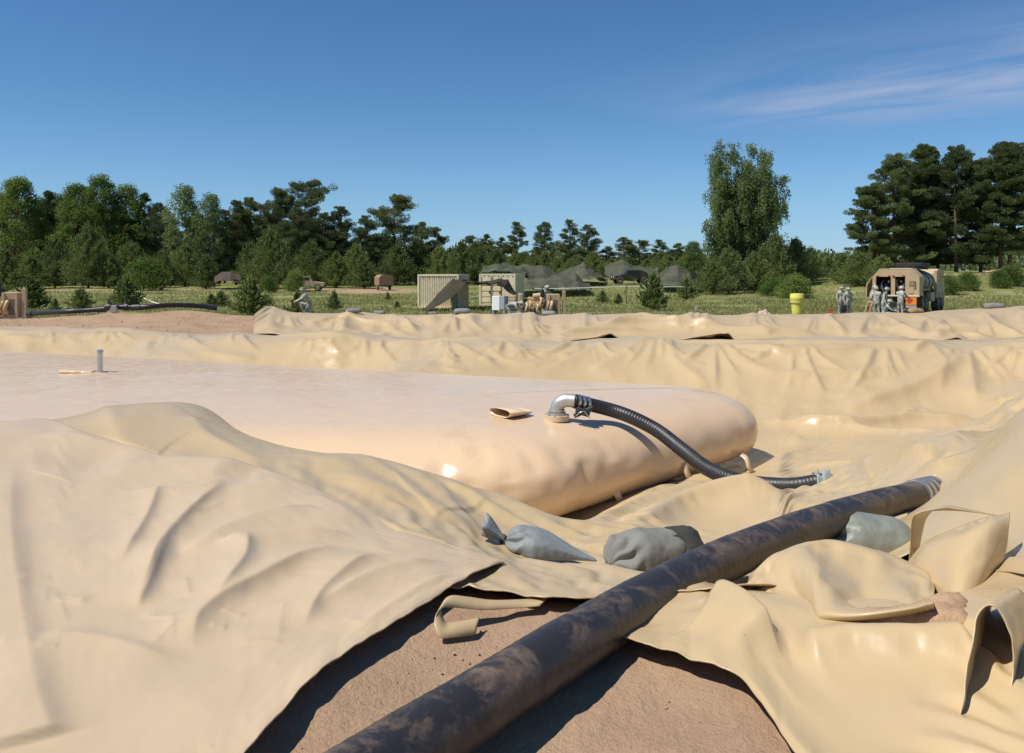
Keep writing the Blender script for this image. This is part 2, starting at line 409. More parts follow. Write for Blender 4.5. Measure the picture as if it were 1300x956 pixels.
# ------------------------------------------------------------------ ground sheet
def growth(center, lo, hi, s0, g):
    a = [0.0]; s = s0
    while a[-1] < hi-center: a.append(a[-1]+s); s *= g
    b = [0.0]; s = s0
    while b[-1] < center-lo: b.append(b[-1]+s); s *= g
    return center + np.array([-v for v in b[:0:-1]] + a)
def build_ground():
    xs = growth(0.3, -3500, 3500, 0.035, 1.042); ys = growth(2.8, -60, 6000, 0.035, 1.030)
    X, Y = np.meshgrid(xs, ys)
    Z = S(X, Y)
    near = (1-sst(34, 40, Y))*(1-sst(24, 34, np.abs(X)))
    rough = np.where(Y < 5, .012, .025)*fbm(X*2.3, Y*2.3, 4) + 0.008*fbm(X*14, Y*14, 2)*(Y < 6)
    mound = np.exp(-((X+13)/6.5)**2-((Y-28)/4.0)**2)
    rough = rough + mound*(-0.03+0.13*fbm(X*0.8, Y*0.8, 4)+0.05*fbm(X*4, Y*4, 2))
    Z = Z + rough*near - np.where(Y < 5, 0.014, 0.03)
    # dirt mask
    d = near*0.9
    d = d*(1-sst(32.0, 36, Y+1.5*fbm(X/3, Y/3, 3)))
    d = np.maximum(d, 0.75*np.exp(-((X+17)/9)**2-((Y-103)/13)**2))                 # bare patch by the far containers
    d = np.maximum(d, 0.62*np.exp(-((Y-(108+0.06*X))/5)**2)*sst(-75, -60, X)*(1-sst(-25, -5, X)))  # track along the wood
    d = np.maximum(d, 0.55*np.exp(-((Y-62)/2.2)**2)*(1-sst(-3, 8, np.abs(X+1))))
    d = np.maximum(d, 0.66*np.exp(-((Y-(112-0.1*X))/7)**2)*sst(36, 44, X))
    d = np.maximum(d, 0.52*np.exp(-((Y-72)/3)**2-((X-4)/5)**2))
    V = np.stack([X, Y, Z], -1)
    o = mesh_obj('ground', V, grid_faces(len(ys), len(xs)), M['soil'])
    at_ = o.data.attributes.new('dirt', 'FLOAT', 'POINT'); at_.data.foreach_set('value', d.ravel().astype(np.float32))
    return tag(o, 'sandy bare earth berms giving way to a rough grass field', kind='structure')
ground = build_ground()

# ------------------------------------------------------------------ draped sheets
def pl_interp(poly, px):
    p = np.array(poly, float); return np.interp(px, p[:, 0], p[:, 1])
def stroke(Z, X, Y, pts, h, w, w2=None, p=1.3, ends=(0.25, 0.25), mx=False, **hk):
    """one fold: a ridge (h>0) or crease (h<0) along pts (photo pixels on the land), w left / w2 right half width"""
    if len(pts[0]) == 2: P = np.array([list(hitp(a, b, **hk))[:2] for a, b in pts])
    else: P = np.array([q[:2] for q in pts])
    P = spline(P, 6); w2 = w if w2 is None else w2
    R = max(w, w2)*4.5
    m = (X > P[:, 0].min()-R) & (X < P[:, 0].max()+R) & (Y > P[:, 1].min()-R) & (Y < P[:, 1].max()+R)
    if not m.any(): return
    x = X[m]; y = Y[m]; best = np.full(x.shape, 1e9); side = np.zeros(x.shape); tt = np.zeros(x.shape)
    n = len(P)-1
    for i in range(n):
        a = P[i]; b = P[i+1]; e = b-a; L2 = (e*e).sum()+1e-12
        t = np.clip(((x-a[0])*e[0]+(y-a[1])*e[1])/L2, 0, 1)
        dx = x-a[0]-t*e[0]; dy = y-a[1]-t*e[1]; dd = dx*dx+dy*dy
        k = dd < best; best[k] = dd[k]; side[k] = (e[0]*dy-e[1]*dx)[k]; tt[k] = ((i+t)/n)[k]
    dist = np.sqrt(best); ww = np.where(side > 0, w, w2)
    tap = np.clip(tt/max(ends[0], 1e-3), 0, 1)*np.clip((1-tt)/max(ends[1], 1e-3), 0, 1)
    tap = tap*tap*(3-2*tap)
    q = dist/ww
    prof = np.exp(-np.power(np.sqrt(q*q+0.02)-0.1, p))
    if mx: Z[m] = np.maximum(Z[m], h*prof*tap+0.25*Z[m])
    else: Z[m] += h*prof*tap

TANK_Q = [(0.2, 8.3), (4.6, 12.9), (-16.0, 21.3), (-12.5, 9.0)]
def tank_outline(n=360, r=1.3):
    P = [Vector((a, b)) for a, b in TANK_Q]; out = []
    for i in range(4):
        a, b, c = P[i-1], P[i], P[(i+1) % 4]
        u = (a-b).normalized(); v = (c-b).normalized()
        ang = math.acos(max(-1, min(1, u.dot(v)))); L = r/math.tan(ang/2)
        s = b+u*L; e = b+v*L; ctr = b+(u+v).normalized()*(r/math.sin(ang/2))
        a0 = math.atan2(s.y-ctr.y, s.x-ctr.x); a1 = math.atan2(e.y-ctr.y, e.x-ctr.x)
        da = (a1-a0+PI) % (2*PI)-PI
        for k in range(25): t = a0+da*k/24; out.append((ctr.x+r*math.cos(t), ctr.y+r*math.sin(t)))
    out.append(out[0]); Q, _ = resample(np.array(out), 0.075); Q = Q[:-1]
    return np.roll(Q, -int(np.argmax(Q[:, 1]-Q[:, 0])), 0)
TANK_O = tank_outline()
def tank_sd(x, y):
    """distance inside the tank footprint (positive inside), numpy"""
    sh = np.shape(x); x = np.ravel(x); y = np.ravel(y)
    P = np.array(TANK_Q); s = np.full(x.shape, 1e9)
    for i in range(4):
        a = P[i]; b = P[(i+1) % 4]; e = (b-a)/np.linalg.norm(b-a)
        s = np.minimum(s, e[0]*(y-a[1])-e[1]*(x-a[0]))
    return s.reshape(sh)


def _pairs():
    s = slice
    out = []
    for st in (0, 1):
        out.append(('h', (s(None), s(st, -1, 2)), (s(None), s(st+1, None, 2)), 1.0))
        out.append(('v', (s(st, -1, 2), s(None)), (s(st+1, None, 2), s(None)), 1.0))
        out.append(('d', (s(st, -1, 2), s(0, -1)), (s(st+1, None, 2), s(1, None)), 0.45))
        out.append(('e', (s(st, -1, 2), s(1, None)), (s(st+1, None, 2), s(0, -1)), 0.45))
    return out
def _settle(P, floor, ang, eps, iters, grav, bend, seed, pn, sd):
    """slack cloth settling on the land: its threads are longer than the ground under them by eps along ang, so it buckles into folds"""
    R_, C_n = P.shape[:2]; pr = []
    for nm, a, b, k in _pairs():
        A = P[a]; B = P[b]; n0 = min(A.shape[0], B.shape[0]); n1 = min(A.shape[1], B.shape[1])
        A = A[:n0, :n1]; B = B[:n0, :n1]; d = B-A; L = np.sqrt((d*d).sum(-1))
        ca = np.cos(ang[a][:n0, :n1]); sa_ = np.sin(ang[a][:n0, :n1])
        al = ((d[..., 0]*ca+d[..., 1]*sa_)/(np.hypot(d[..., 0], d[..., 1])+1e-9))**2
        pr.append((a, b, n0, n1, L*(1+eps[a][:n0, :n1]*(al*1.2-0.2)), k))
    step = np.sqrt(((P[:, 1:]-P[:, :-1])**2).sum(-1)); step = np.concatenate([step, step[:, -1:]], 1)
    X0 = P.copy(); pin = np.full((R_, C_n, 1), pn)
    for e_ in (0, -1): pin[e_] = 0.5; pin[:, e_] = 0.5
    if sd:
        u, v = np.meshgrid(np.arange(C_n), np.arange(R_))
        P[..., 2] += step*sd*(np.abs(gnoise(u/3.3+seed*7, v/9.0))+.5*np.abs(gnoise(u/1.7+seed*5, v/5.0)))
    for it in range(iters):
        P[..., 2] -= grav*step
        for a, b, n0, n1, rest, k in pr:
            PA = P[a][:n0, :n1]; PB = P[b][:n0, :n1]; d = PB-PA; L = np.sqrt((d*d).sum(-1))+1e-9
            c = d*((0.5*k)*(L-rest)/L)[..., None]; PA += c; PB -= c
        lap = (P[1:-1, :-2]+P[1:-1, 2:]+P[:-2, 1:-1]+P[2:, 1:-1])/4-P[1:-1, 1:-1]
        lap0 = (X0[1:-1, :-2]+X0[1:-1, 2:]+X0[:-2, 1:-1]+X0[2:, 1:-1])/4-X0[1:-1, 1:-1]
        P[1:-1, 1:-1] += bend*(lap-lap0)
        z = P[..., 2]; np.maximum(z, floor, out=z)
        P[..., :2] += (X0[..., :2]-P[..., :2])*pin
    return P
def _up(D, r, c):
    """smooth (cubic) resize of a field to r x c"""
    def ax(A, n):
        m = A.shape[0]; t = np.linspace(0, m-1, n); i = np.clip(np.floor(t).astype(int), 0, m-2); f = (t-i).reshape((-1,)+(1,)*(A.ndim-1))
        g = lambda k: A[np.clip(i+k, 0, m-1)]
        a, b, c_, d = g(-1), g(0), g(1), g(2)
        return 0.5*((2*b)+(-a+c_)*f+(2*a-5*b+4*c_-d)*f*f+(-a+3*b-3*c_+d)*f**3)
    return ax(ax(D, r).swapaxes(0, 1), c).swapaxes(0, 1)
def crumple(V, floor, ang, eps, levels, seed=1, keep=None, sharp=1.6):
    """coarse to fine settling; levels = (stride, iterations, gravity, bending, slack share, pin, seed)"""
    V0 = V.copy(); R_, C_n = V.shape[:2]
    fr = np.minimum(np.arange(R_), np.arange(R_)[::-1])[:, None]/(0.03*R_); fc = np.minimum(np.arange(C_n), np.arange(C_n)[::-1])[None]/(0.03*C_n)
    eps = eps*np.clip(fr, 0, 1)*np.clip(fc, 0, 1)
    for li, (st, it, gr_, be, sh, pn, sd) in enumerate(levels):
        r = max(8, R_//st); c = max(8, C_n//st)
        P0 = _up(V, r, c); P = _settle(P0.copy(), _up(floor, r, c), _up(ang, r, c), np.maximum(_up(eps, r, c), 0)*sh, it, gr_, be, seed+li, pn, sd)
        V = V+_up(P-P0, R_, C_n)
    if keep is not None: V = V0+(V-V0)*keep[..., None]
    # crisp the fold crests
    h = V[..., 2]-V0[..., 2]; b = h.copy()
    for k in range(10):
        b[1:-1, 1:-1] = 0.2*(b[1:-1, 1:-1]+b[:-2, 1:-1]+b[2:, 1:-1]+b[1:-1, :-2]+b[1:-1, 2:])
    V[..., 2] += sharp*(h-b)
    V[..., 2] = np.maximum(V[..., 2], floor)
    return V

def sheet(name, cols, near_d, far_d, nrows, mat, up, strokes, nz, hem=0.005, power=1.0, mask_tank=False, lift=0.0, lift_w=0.25, endrow=0.0, edge_py=None, slack=None):
    """cloth laid on the land: cols = photo columns, near_d/far_d = distance of its near and far edge in each column"""
    t = np.linspace(0, 1, nrows)[:, None]**power
    Dm = np.exp(np.log(near_d)[None]*(1-t)+np.log(far_d)[None]*t)
    X = (cols[None]-CX)/FPX*Dm; Y = Dm
    Z = np.zeros_like(X)
    for s in strokes: stroke(Z, X, Y, *s[0], **s[1])
    Z = Z + nz(X, Y)
    if mask_tank: Z *= (1-sst(-0.15, 0.25, tank_sd(X, Y)))*under_flap(X, Y)
    Z = np.maximum(Z, -0.02)
    if lift:
        e = (Dm-near_d[None])/lift_w
        Z += (lift*(0.55+0.9*np.abs(gnoise(cols/70.0, cols*0+3.3)))[None])*np.exp(-e*e)
    Zs = S(X, Y) + up + Z
    if edge_py is not None:      # near edge propped up to a given height
        dz = np.maximum(CZ-(edge_py-HY)/FPX*near_d-Zs[0], 0.0); e = (Dm-near_d[None])
        Zs += dz[None]*np.exp(-(np.maximum(e, 0)/lift_w)**1.6)
    if endrow: Zs[-1] -= endrow
    V = np.stack([X, Y, Zs], -1)
    if slack is not None:
        ang, eps, lv, keep = slack(X, Y, Dm)
        V = crumple(V, S(X, Y)+up*0.5, ang, eps, lv, 3, keep); X, Y, Zs = V[..., 0], V[..., 1], V[..., 2]
    # hem: turn the near edge under so that it has thickness
    h1 = V[0].copy(); h1[:, 2] -= hem; h2 = V[min(6, nrows-1)].copy(); h2[:, 2] -= hem+0.002
    V = np.concatenate([h2[None], h1[None], V], 0)
    return mesh_obj(name, V, grid_faces(V.shape[0], V.shape[1]), mat), (X, Y, Zs)

# outline of the flap that lies over the liner at left
dcols = np.concatenate([np.arange(-420, -40, 6.0), np.arange(-40, 642, 2.2)])
dn = np.array([hit(p, y) if y < 1200 else 1.45 for p, y in [(p, pl_interp([(-420, 1250), (300, 1000), (380, 905), (415, 868), (470, 830), (540, 786), (600, 748), (642, 729)], p)) for p in dcols]])
dfp = [(-420, 552), (0, 550), (70, 550), (130, 566), (200, 590), (270, 601), (330, 605), (400, 637), (500, 681), (600, 714), (642, 727)]
df = np.array([hit(p, pl_interp(dfp, p)) for p in dcols])
dn = smooth1(dn, 5)*(1+0.004*fbm(dcols/23, dcols*0+2, 2)); df = smooth1(df, 5)
df = np.minimum(df, 6.2)+0.35*(1-sst(20, 110, dcols)); df = np.maximum(df, dn*1.004)
def under_flap(X, Y):
    u = CX+X/Y*FPX; return 1-(1-sst(-0.12, 0.02, Y-np.interp(u, dcols, df)))*(1-sst(600, 640, u))*sst(0, .12, Y-np.interp(u, dcols, dn)+.1)

# the pit liner ------------------------------------------------------------
def K(h, w, w2=None, **k): d = dict(h=h, w=w, w2=w2); d.update(k); return d
bst = []
def B_(pts, h, w, w2=None, **k): bst.append(((pts,), K(h, w, w2, **k)))
# far slope folds
B_([(745, 478), (790, 455), (830, 432)], .10, .10, .30, p=1.0, ends=(.2, .2))
B_([(690, 475), (735, 455), (780, 436)], .07, .08, .25, p=1.0)
B_([(840, 440), (860, 465), (905, 500)], .06, .20, .08, p=1.1)
B_([(905, 445), (960, 472), (1010, 482), (1060, 484)], .10, .22, .10, p=1.1)
B_([(1010, 470), (1070, 480), (1130, 475)], .07, .2, .08, p=1.0)
B_([(1060, 530), (1130, 510), (1200, 480), (1225, 452)], .16, .35, .16, p=1.2)
B_([(1228, 450), (1235, 480), (1238, 525)], .15, .12, .2, p=1.1)
B_([(1245, 455), (1290, 495), (1330, 510)], .08, .12, .2, p=1.1)
B_([(915, 440), (985, 452), (1060, 450), (1110, 444)], .10, .28, .10, p=1.1)
B_([(1000, 545), (1080, 548), (1150, 540), (1200, 541), (1250, 536)], .15, .30, .10, p=1.2, ends=(.1, .2))
B_([(970, 538), (1040, 546), (1100, 552), (1190, 552)], .08, .12, .08, p=1.1, ends=(.1, .1))
B_([(1140, 545), (1165, 527), (1190, 540)], .07, .1, p=1.2)
B_([(520, 480), (560, 455), (600, 436)], .05, .1, .25, p=1.1)
B_([(470, 470), (500, 452), (520, 436)], .05, .1, .2, p=1.1)
B_([(410, 468), (440, 450), (470, 435)], .05, .08, .2, p=1.1)
B_([(390, 462), (420, 440), (445, 432)], .05, .08, .2, p=1.1)
B_([(610, 440), (640, 460), (690, 470)], .06, .2, .08, p=1.1)
B_([(100, 456), (125, 448), (150, 432)], .05, .15, .08, p=1.1)
B_([(255, 450), (300, 460), (330, 458)], .06, .2, .1, p=1.1)
B_([(0, 432), (60, 436), (110, 425)], .10, .3, .12, p=1.1, ends=(.05, .3))
B_([(-20, 424), (30, 427), (90, 422)], .08, .25, .10, p=1.1, ends=(.05, .3))
B_([(185, 455), (190, 440), (200, 425)], .03, .1, p=1.2)
B_([(345, 429), (450, 433), (560, 436), (680, 437)], .05, .35, .10, p=1.2, ends=(.05, .05))
B_([(830, 434), (900, 437), (1000, 440), (1120, 441), (1300, 440)], .05, .35, .10, p=1.2, ends=(.05, .05))
B_([(560, 440), (600, 452), (640, 478)], .05, .07, .2, p=1.0)
B_([(960, 440), (1000, 458), (1080, 468)], .06, .18, .07, p=1.0)
B_([(1180, 442), (1200, 470), (1190, 510)], .06, .07, .2, p=1.0)
random.seed(4)
# tension folds fanning down from where the sheet is held at the crest
for ax, ay, n, sp, ln in ((60, 424, 4, 60, 20), (140, 423, 4, 50, 22), (222, 425, 5, 60, 24), (300, 427, 4, 50, 26), (405, 432, 5, 50, 32), (470, 434, 6, 60, 36), (560, 436, 5, 60, 38), (640, 437, 5, 70, 36), (745, 435, 6, 80, 44), (835, 433, 6, 80, 60), (905, 439, 5, 90, 66), (1010, 441, 4, 110, 70), (1120, 442, 5, 110, 80), (1228, 446, 7, 120, 84), (1300, 442, 4, 90, 80)):
    for k in range(n):
        t = (k+random.uniform(.1, .9))/n*2-1; ex = ax+sp*t; ey = ay+ln*random.uniform(.45, 1.0)
        x0 = ax+18*t+random.uniform(-4, 4)
        B_([(x0, ay+2), (ax+sp*t*.40+random.uniform(-4, 4), ay+(ey-ay)*.45), (ex, ey)], random.uniform(.05, .115), random.uniform(.03, .055), random.uniform(.07, .16), p=0.9, ends=(.16, .45), mx=True)
for i in range(26):      # short slack creases across the slope
    px = random.uniform(380, 1300); y0 = random.uniform(446, 470 if px < 880 else 525); L_ = random.uniform(15, 50); k = random.uniform(-8, 8)
    B_([(px, y0), (px+L_*.5, y0+k+random.uniform(-2, 3)), (px+L_, y0+k*1.6)], random.uniform(.03, .07), random.uniform(.08, .18), random.uniform(.03, .05), p=1.0)
# floor and near right
B_([(975, 600), (1010, 572), (1010, 552)], .08, .2, p=1.3)
B_([(1000, 600), (1100, 596), (1180, 588)], .05, .12, .08, p=1.1)
B_([(1165, 610), (1210, 590), (1250, 560)], .12, .25, .12, p=1.2)
B_([(1062, 628), (1095, 610), (1150, 602), (1185, 612)], .18, .25, .16, p=1.4)
B_([(725, 695), (790, 668), (860, 640), (920, 628)], .16, .30, .13, p=1.2)
B_([(770, 700), (850, 672), (930, 645), (1000, 640)], .20, .28, .16, p=1.3)
B_([(860, 615), (905, 612), (945, 622)], .07, .14, p=1.2)
B_([(740, 672), (800, 648), (870, 618)], .06, .12, p=1.3)
# left slope
B_([(375, 603), (470, 602), (540, 622), (640, 655), (720, 690)], .07, .25, .5, p=1.4)
B_([(420, 610), (520, 650), (620, 690)], .03, .15, p=1.5)
B_([(545, 625), (580, 660), (615, 690)], .025, .06, .15, p=1.1)
B_([(590, 640), (640, 668), (700, 690)], .025, .06, .15, p=1.1)
B_([(272, 530), (300, 552), (345, 585)], .05, .10, .22, p=1.2)
B_([(240, 532), (262, 560), (330, 595)], .025, .08, p=1.2)
B_([(75, 536), (150, 560), (250, 585)], .03, .2, .08, p=1.2)
B_([(690, 735), (760, 738), (820, 750)], .04, .2, p=1.5)

bcols = np.concatenate([np.arange(-420, -60, 6.0), np.arange(-60, 1360, 3.0), np.arange(1360, 1720, 6.0)])
near_poly = [(-420, 700), (300, 716), (500, 742), (568, 757), (610, 764), (640, 770), (690, 776), (740, 779), (800, 772), (900, 768), (1000, 762), (1100, 738), (1165, 712), (1230, 735), (1300, 745), (1720, 800)]
near_d = smooth1(np.array([hit(p, pl_interp(near_poly, p)) for p in bcols]), 4)*(1+0.006*fbm(bcols/37, bcols*0, 2))
far_poly = [(-420, 22.8), (0, 23.0), (150, 22.4), (330, 21.2), (420, 20.2), (800, 19.9), (1000, 19.0), (1300, 18.8), (1720, 18.5)]
far_d = pl_interp(far_poly, bcols)
def b_noise(X, Y):
    far = sst(11, 16, Y)
    wx = X + 0.5*gnoise(X*0.4, Y*0.4)
    z = 0.014*fbm(X*0.8, Y*0.5, 2)*(1-far) + far*(0.018*gnoise(wx*1.5+0.3*Y, Y*0.25) + 0.010*gnoise(wx*3.1-0.5*Y, Y*0.4))
    return z + 0.012
LV = ((5, 200, 2e-4, .012, 1.0, .0, .3), (2, 50, 2e-4, .06, .35, .01, .12), (1, 6, 1e-4, .10, .05, .02, 0))
LVN = ((9, 220, 2e-4, .02, 1.0, .0, .3), (4, 70, 2e-4, .05, .40, .01, .12), (2, 16, 1e-4, .12, .08, .02, 0))
def b_slack(X, Y, Dm):
    far = sst(11, 15, Y)
    ang = 0.7*gnoise(X*0.22+4, Y*0.22)*(1+far) + (1-far)*(0.8+0.9*gnoise(X*0.35, Y*0.35+7))
    g = np.clip(gnoise(X*0.3+1, Y*0.3)+0.22, 0, 1.0)
    eps = (0.006+0.06*g)*0.5*(1-far) + far*0.022*np.clip(gnoise(X*0.28+21, Y*0.28)+0.12, 0, 1.0)
    eps = eps*(1-sst(0.9, 1.3, X)*(1-sst(4.8, 6.0, Y)))
    z = S(X, Y); eps = eps*(1-0.75*sst(0.72, 0.92, z)*far)
    td = tank_sd(X, Y); keep = 1-sst(-0.3, 0.1, td)
    uf = under_flap(X, Y); return ang, eps*keep*uf, LV, keep*uf
def c_slack(X, Y, Dm):
    ang = 1.2*gnoise(X*0.18+4, Y*0.18)
    eps = 0.004+0.04*np.clip(gnoise(X*0.2+1, Y*0.2)+0.12, 0, 1.2)
    eps = eps*(1-0.8*sst(28.0, 30.5, Y))
    return ang, eps, LV, None
def d_slack(X, Y, Dm):
    ang = -0.55+0.9*gnoise(X*0.5+2, Y*0.5)
    eps = 0.007+0.045*np.clip(gnoise(X*0.6+9, Y*0.6)+0.1, 0, 1.0)
    eps = eps*sst(-2.2, -1.5, X)*sst(2.6, 3.4, Y)
    return ang, eps, LVN[:2]+((2, 45, 1e-4, .08, .35, .01, .12),), None
liner, BG = sheet('containment_liner', bcols, near_d, far_d, 520, M['liner'], 0.02, bst, b_noise, mask_tank=True, lift=0.02, lift_w=0.10, endrow=0.05, slack=b_slack)
tag(liner, 'tan rubber-coated pit liner covering the floor and slopes around the fabric tank', 'liner')

# liner of the next berm behind ------------------------------------------------
bst2 = []
def C_(pts, h, w, w2=None, **k): bst2.append(((pts,), K(h, w, w2, dmin=20.5, **k)))
C_([(760, 424), (800, 418), (870, 420), (925, 425)], .30, .5, .12, p=1.3)
C_([(700, 432), (760, 426), (830, 424)], .16, .5, .12, p=1.2)
C_([(800, 402), (840, 412), (870, 424)], .10, .2, p=1.2)
C_([(880, 424), (960, 428), (1045, 428)], .20, .6, .14, p=1.2, ends=(.1, .2))
C_([(640, 408), (670, 416), (700, 420)], .10, .3, .12, p=1.2)
C_([(395, 416), (430, 410), (470, 414), (520, 416)], .16, .4, .12, p=1.2)
C_([(455, 400), (440, 412), (432, 428)], .14, .3, .15, p=1.2)
C_([(350, 398), (345, 412), (338, 426)], .12, .3, .3, p=1.3)
C_([(1040, 404), (1060, 416), (1075, 432)], .10, .2, .1, p=1.1)
C_([(1110, 402), (1140, 418), (1165, 432)], .12, .2, .1, p=1.1)
C_([(1160, 402), (1190, 420), (1210, 434)], .10, .2, .1, p=1.1)
C_([(1240, 400), (1265, 420), (1300, 432)], .16, .3, .12, p=1.1)
C_([(1285, 396), (1310, 415), (1350, 430)], .16, .3, .12, p=1.1)
C_([(950, 402), (960, 416), (985, 430)], .07, .2, p=1.2)
C_([(1170, 436), (1215, 430), (1260, 436)], .14, .5, .1, p=1.1)
for ax, n, sp, ln in ((365, 4, 30, 24), (430, 5, 40, 26), (500, 4, 40, 26), (580, 4, 50, 28), (660, 5, 50, 28), (740, 4, 50, 26), (800, 4, 40, 22), (880, 5, 50, 24), (960, 4, 50, 26), (1040, 5, 55, 28), (1110, 5, 55, 30), (1180, 5, 55, 30), (1250, 5, 60, 34), (1320, 4, 50, 34)):
    for k in range(n):
        t = (k+random.uniform(.1, .9))/n*2-1; t = t*.7+.25; ay = 403
        C_([(ax+16*t, ay), (ax+sp*t*.5, ay+ln*.45), (ax+sp*t, ay+ln*random.uniform(.6, 1))], random.uniform(.06, .13), random.uniform(.06, .11), random.uniform(.12, .28), p=1.0, ends=(.5, .4), mx=True)
ccols = np.concatenate([np.arange(322, 1360, 2.5), np.arange(1360, 1800, 6.0)])
c_near = pl_interp([(322, 24.6), (420, 24.0), (650, 23.6), (1000, 23.2), (1300, 22.8), (1800, 23)], ccols) + 0.30*fbm(ccols/90, ccols*0, 3)
c_edge = pl_interp([(322, 424), (345, 425), (400, 429), (470, 431), (500, 434), (600, 433), (700, 437), (760, 429), (775, 424), (790, 432), (810, 434), (835, 436), (880, 430), (925, 423), (932, 431), (1000, 432), (1060, 436), (1100, 431), (1180, 437), (1215, 429), (1235, 436), (1300, 438), (1800, 438)], ccols)
c_far = pl_interp([(322, 27.5), (334, 29.6), (344, 32.4), (1300, 33.6), (1800, 35)], ccols) + 0.12*fbm(ccols/40, ccols*0+5, 3)
def c_noise(X, Y): return 0.04*gnoise(X*0.4+0.3*Y, Y*0.2)+0.02
far_liner, CG = sheet('berm_liner', ccols, c_near, c_far, 190, M['liner_far'], 0.04, bst2, c_noise, hem=0.03, lift_w=1.1, endrow=0.06, edge_py=c_edge, slack=c_slack)
tag(far_liner, 'wrinkled tan liner over the second berm, below the trucks and soldiers', 'liner')

# dusty flap in the left foreground ---------------------------------------------
dst = []
def D_(pts, h, w, w2=None, **k): dst.append(((pts,), K(h, w, w2, **k)))
D_([(110, 606), (230, 604), (330, 608)], .045, .22, .30, p=1.5)
D_([(330, 612), (400, 648), (480, 690)], .03, .12, .25, p=1.3)
D_([(205, 628), (185, 680), (150, 740)], .030, .025, .10, p=1.0)
D_([(290, 625), (220, 690), (170, 790)], .034, .025, .11, p=1.0)
D_([(215, 700), (190, 760), (172, 795)], .022, .02, .06, p=1.0)
D_([(400, 660), (310, 680), (225, 722)], .032, .11, .03, p=1.0)
D_([(450, 690), (340, 700), (270, 712)], .028, .09, .022, p=1.0)
D_([(315, 700), (310, 735), (270, 790)], .03, .028, .09, p=1.0)
D_([(430, 705), (340, 750), (260, 800), (240, 850)], .04, .04, .14, p=1.0)
D_([(480, 715), (420, 760), (380, 820)], .03, .03, .11, p=1.0)
D_([(560, 725), (480, 745), (400, 790)], .028, .09, .03, p=1.0)
D_([(580, 745), (520, 775), (440, 830)], .025, .06, .05, p=1.2)
D_([(14, 590), (12, 700), (36, 870), (60, 960)], .028, .05, .25, p=1.5, ends=(.25, .02))
D_([(45, 830), (120, 835), (240, 868)], .02, .05, .1, p=1.2)
D_([(60, 560), (130, 575), (220, 592)], .03, .10, .2, p=1.2)
D_([(140, 640), (240, 640), (300, 620)], .015, .04, .1, p=1.2)
random.seed(11)
for i in range(26):     # fine handling creases
    px = random.uniform(30, 480); py = random.uniform(620, 850); a_ = random.uniform(-.4, 1.9); L_ = random.uniform(18, 70)
    if py > 620+(560-px)*.9+140: continue
    D_([(px, py), (px-L_*.5*math.cos(a_)+random.uniform(-4, 4), py+L_*.4*math.sin(a_)), (px-L_*math.cos(a_), py+L_*.8*math.sin(a_))], random.uniform(.002, .006), random.uniform(.008, .016), random.uniform(.02, .05), p=1.0)
def d_noise(X, Y): return 0.010*fbm(X*1.1+5, Y*1.1, 2)+0.004*gnoise(X*3.1, Y*3.1)+0.01
flap, DG = sheet('liner_flap', dcols, dn, df, 340, M['flap'], 0.034, dst, d_noise, hem=0.005, lift=0.012, lift_w=0.12, endrow=0.03, slack=d_slack)
tag(flap, 'pale dusty liner flap folded over the near berm at bottom left', 'liner')

# crumpled liner edge in the right foreground -------------------------------------
fst = []
def F_(pts, h, w, w2=None, **k): fst.append(((pts,), K(h, w, w2, **k)))
F_([(880, 780), (915, 778), (945, 795), (968, 820), (995, 852)], .085, .03, .12, p=1.2, ends=(.3, .25))
F_([(1000, 838), (1080, 834), (1160, 836), (1235, 830)], .055, .07, .07, p=1.8, ends=(.15, .1))
F_([(870, 790), (930, 815), (975, 840)], .02, .1, p=1.5)
fcols = np.concatenate([np.arange(775, 1420, 2.5), np.arange(1420, 1720, 8.0)])
fn = np.array([hit(p, pl_interp([(775, 828), (815, 838), (880, 860), (935, 880), (975, 925), (1010, 985), (1060, 1030), (1200, 1060), (1500, 1130), (1720, 1190)], p)) for p in fcols])
ff = np.array([hit(p, pl_interp([(775, 806), (850, 766), (930, 752), (990, 740), (1060, 735), (1180, 735), (1230, 726), (1300, 722), (1420, 740), (1720, 780)], p)) for p in fcols])
fn = smooth1(fn, 8)*(1+0.004*fbm(fcols/31, fcols*0+1, 2)); ff = np.maximum(smooth1(ff, 8), fn*1.01)
def f_noise(X, Y): return 0.006*fbm(X*1.7, Y*1.7+4, 2)+0.006
def f_slack(X, Y, Dm):
    ang = 0.3+1.2*gnoise(X*0.8+2, Y*0.8)
    eps = 0.02+0.07*np.clip(gnoise(X*0.9+3, Y*0.9)+0.3, 0, 1.2)
    u = CX+X/Y*FPX; eps = eps*(1-sst(1.25, 1.45, X))*(1-sst(985, 1030, u)*sst(2.68, 2.85, Y))
    return ang, eps, LVN, None
fold, FG = sheet('crumpled_liner', fcols, fn, ff, 300, M['liner'], 0.025, fst, f_noise, hem=0.005, lift=0.03, lift_w=0.14, endrow=0.04, slack=f_slack)
tag(fold, 'crumpled liner edge with deep folds and spilled sand at right foreground', 'liner')

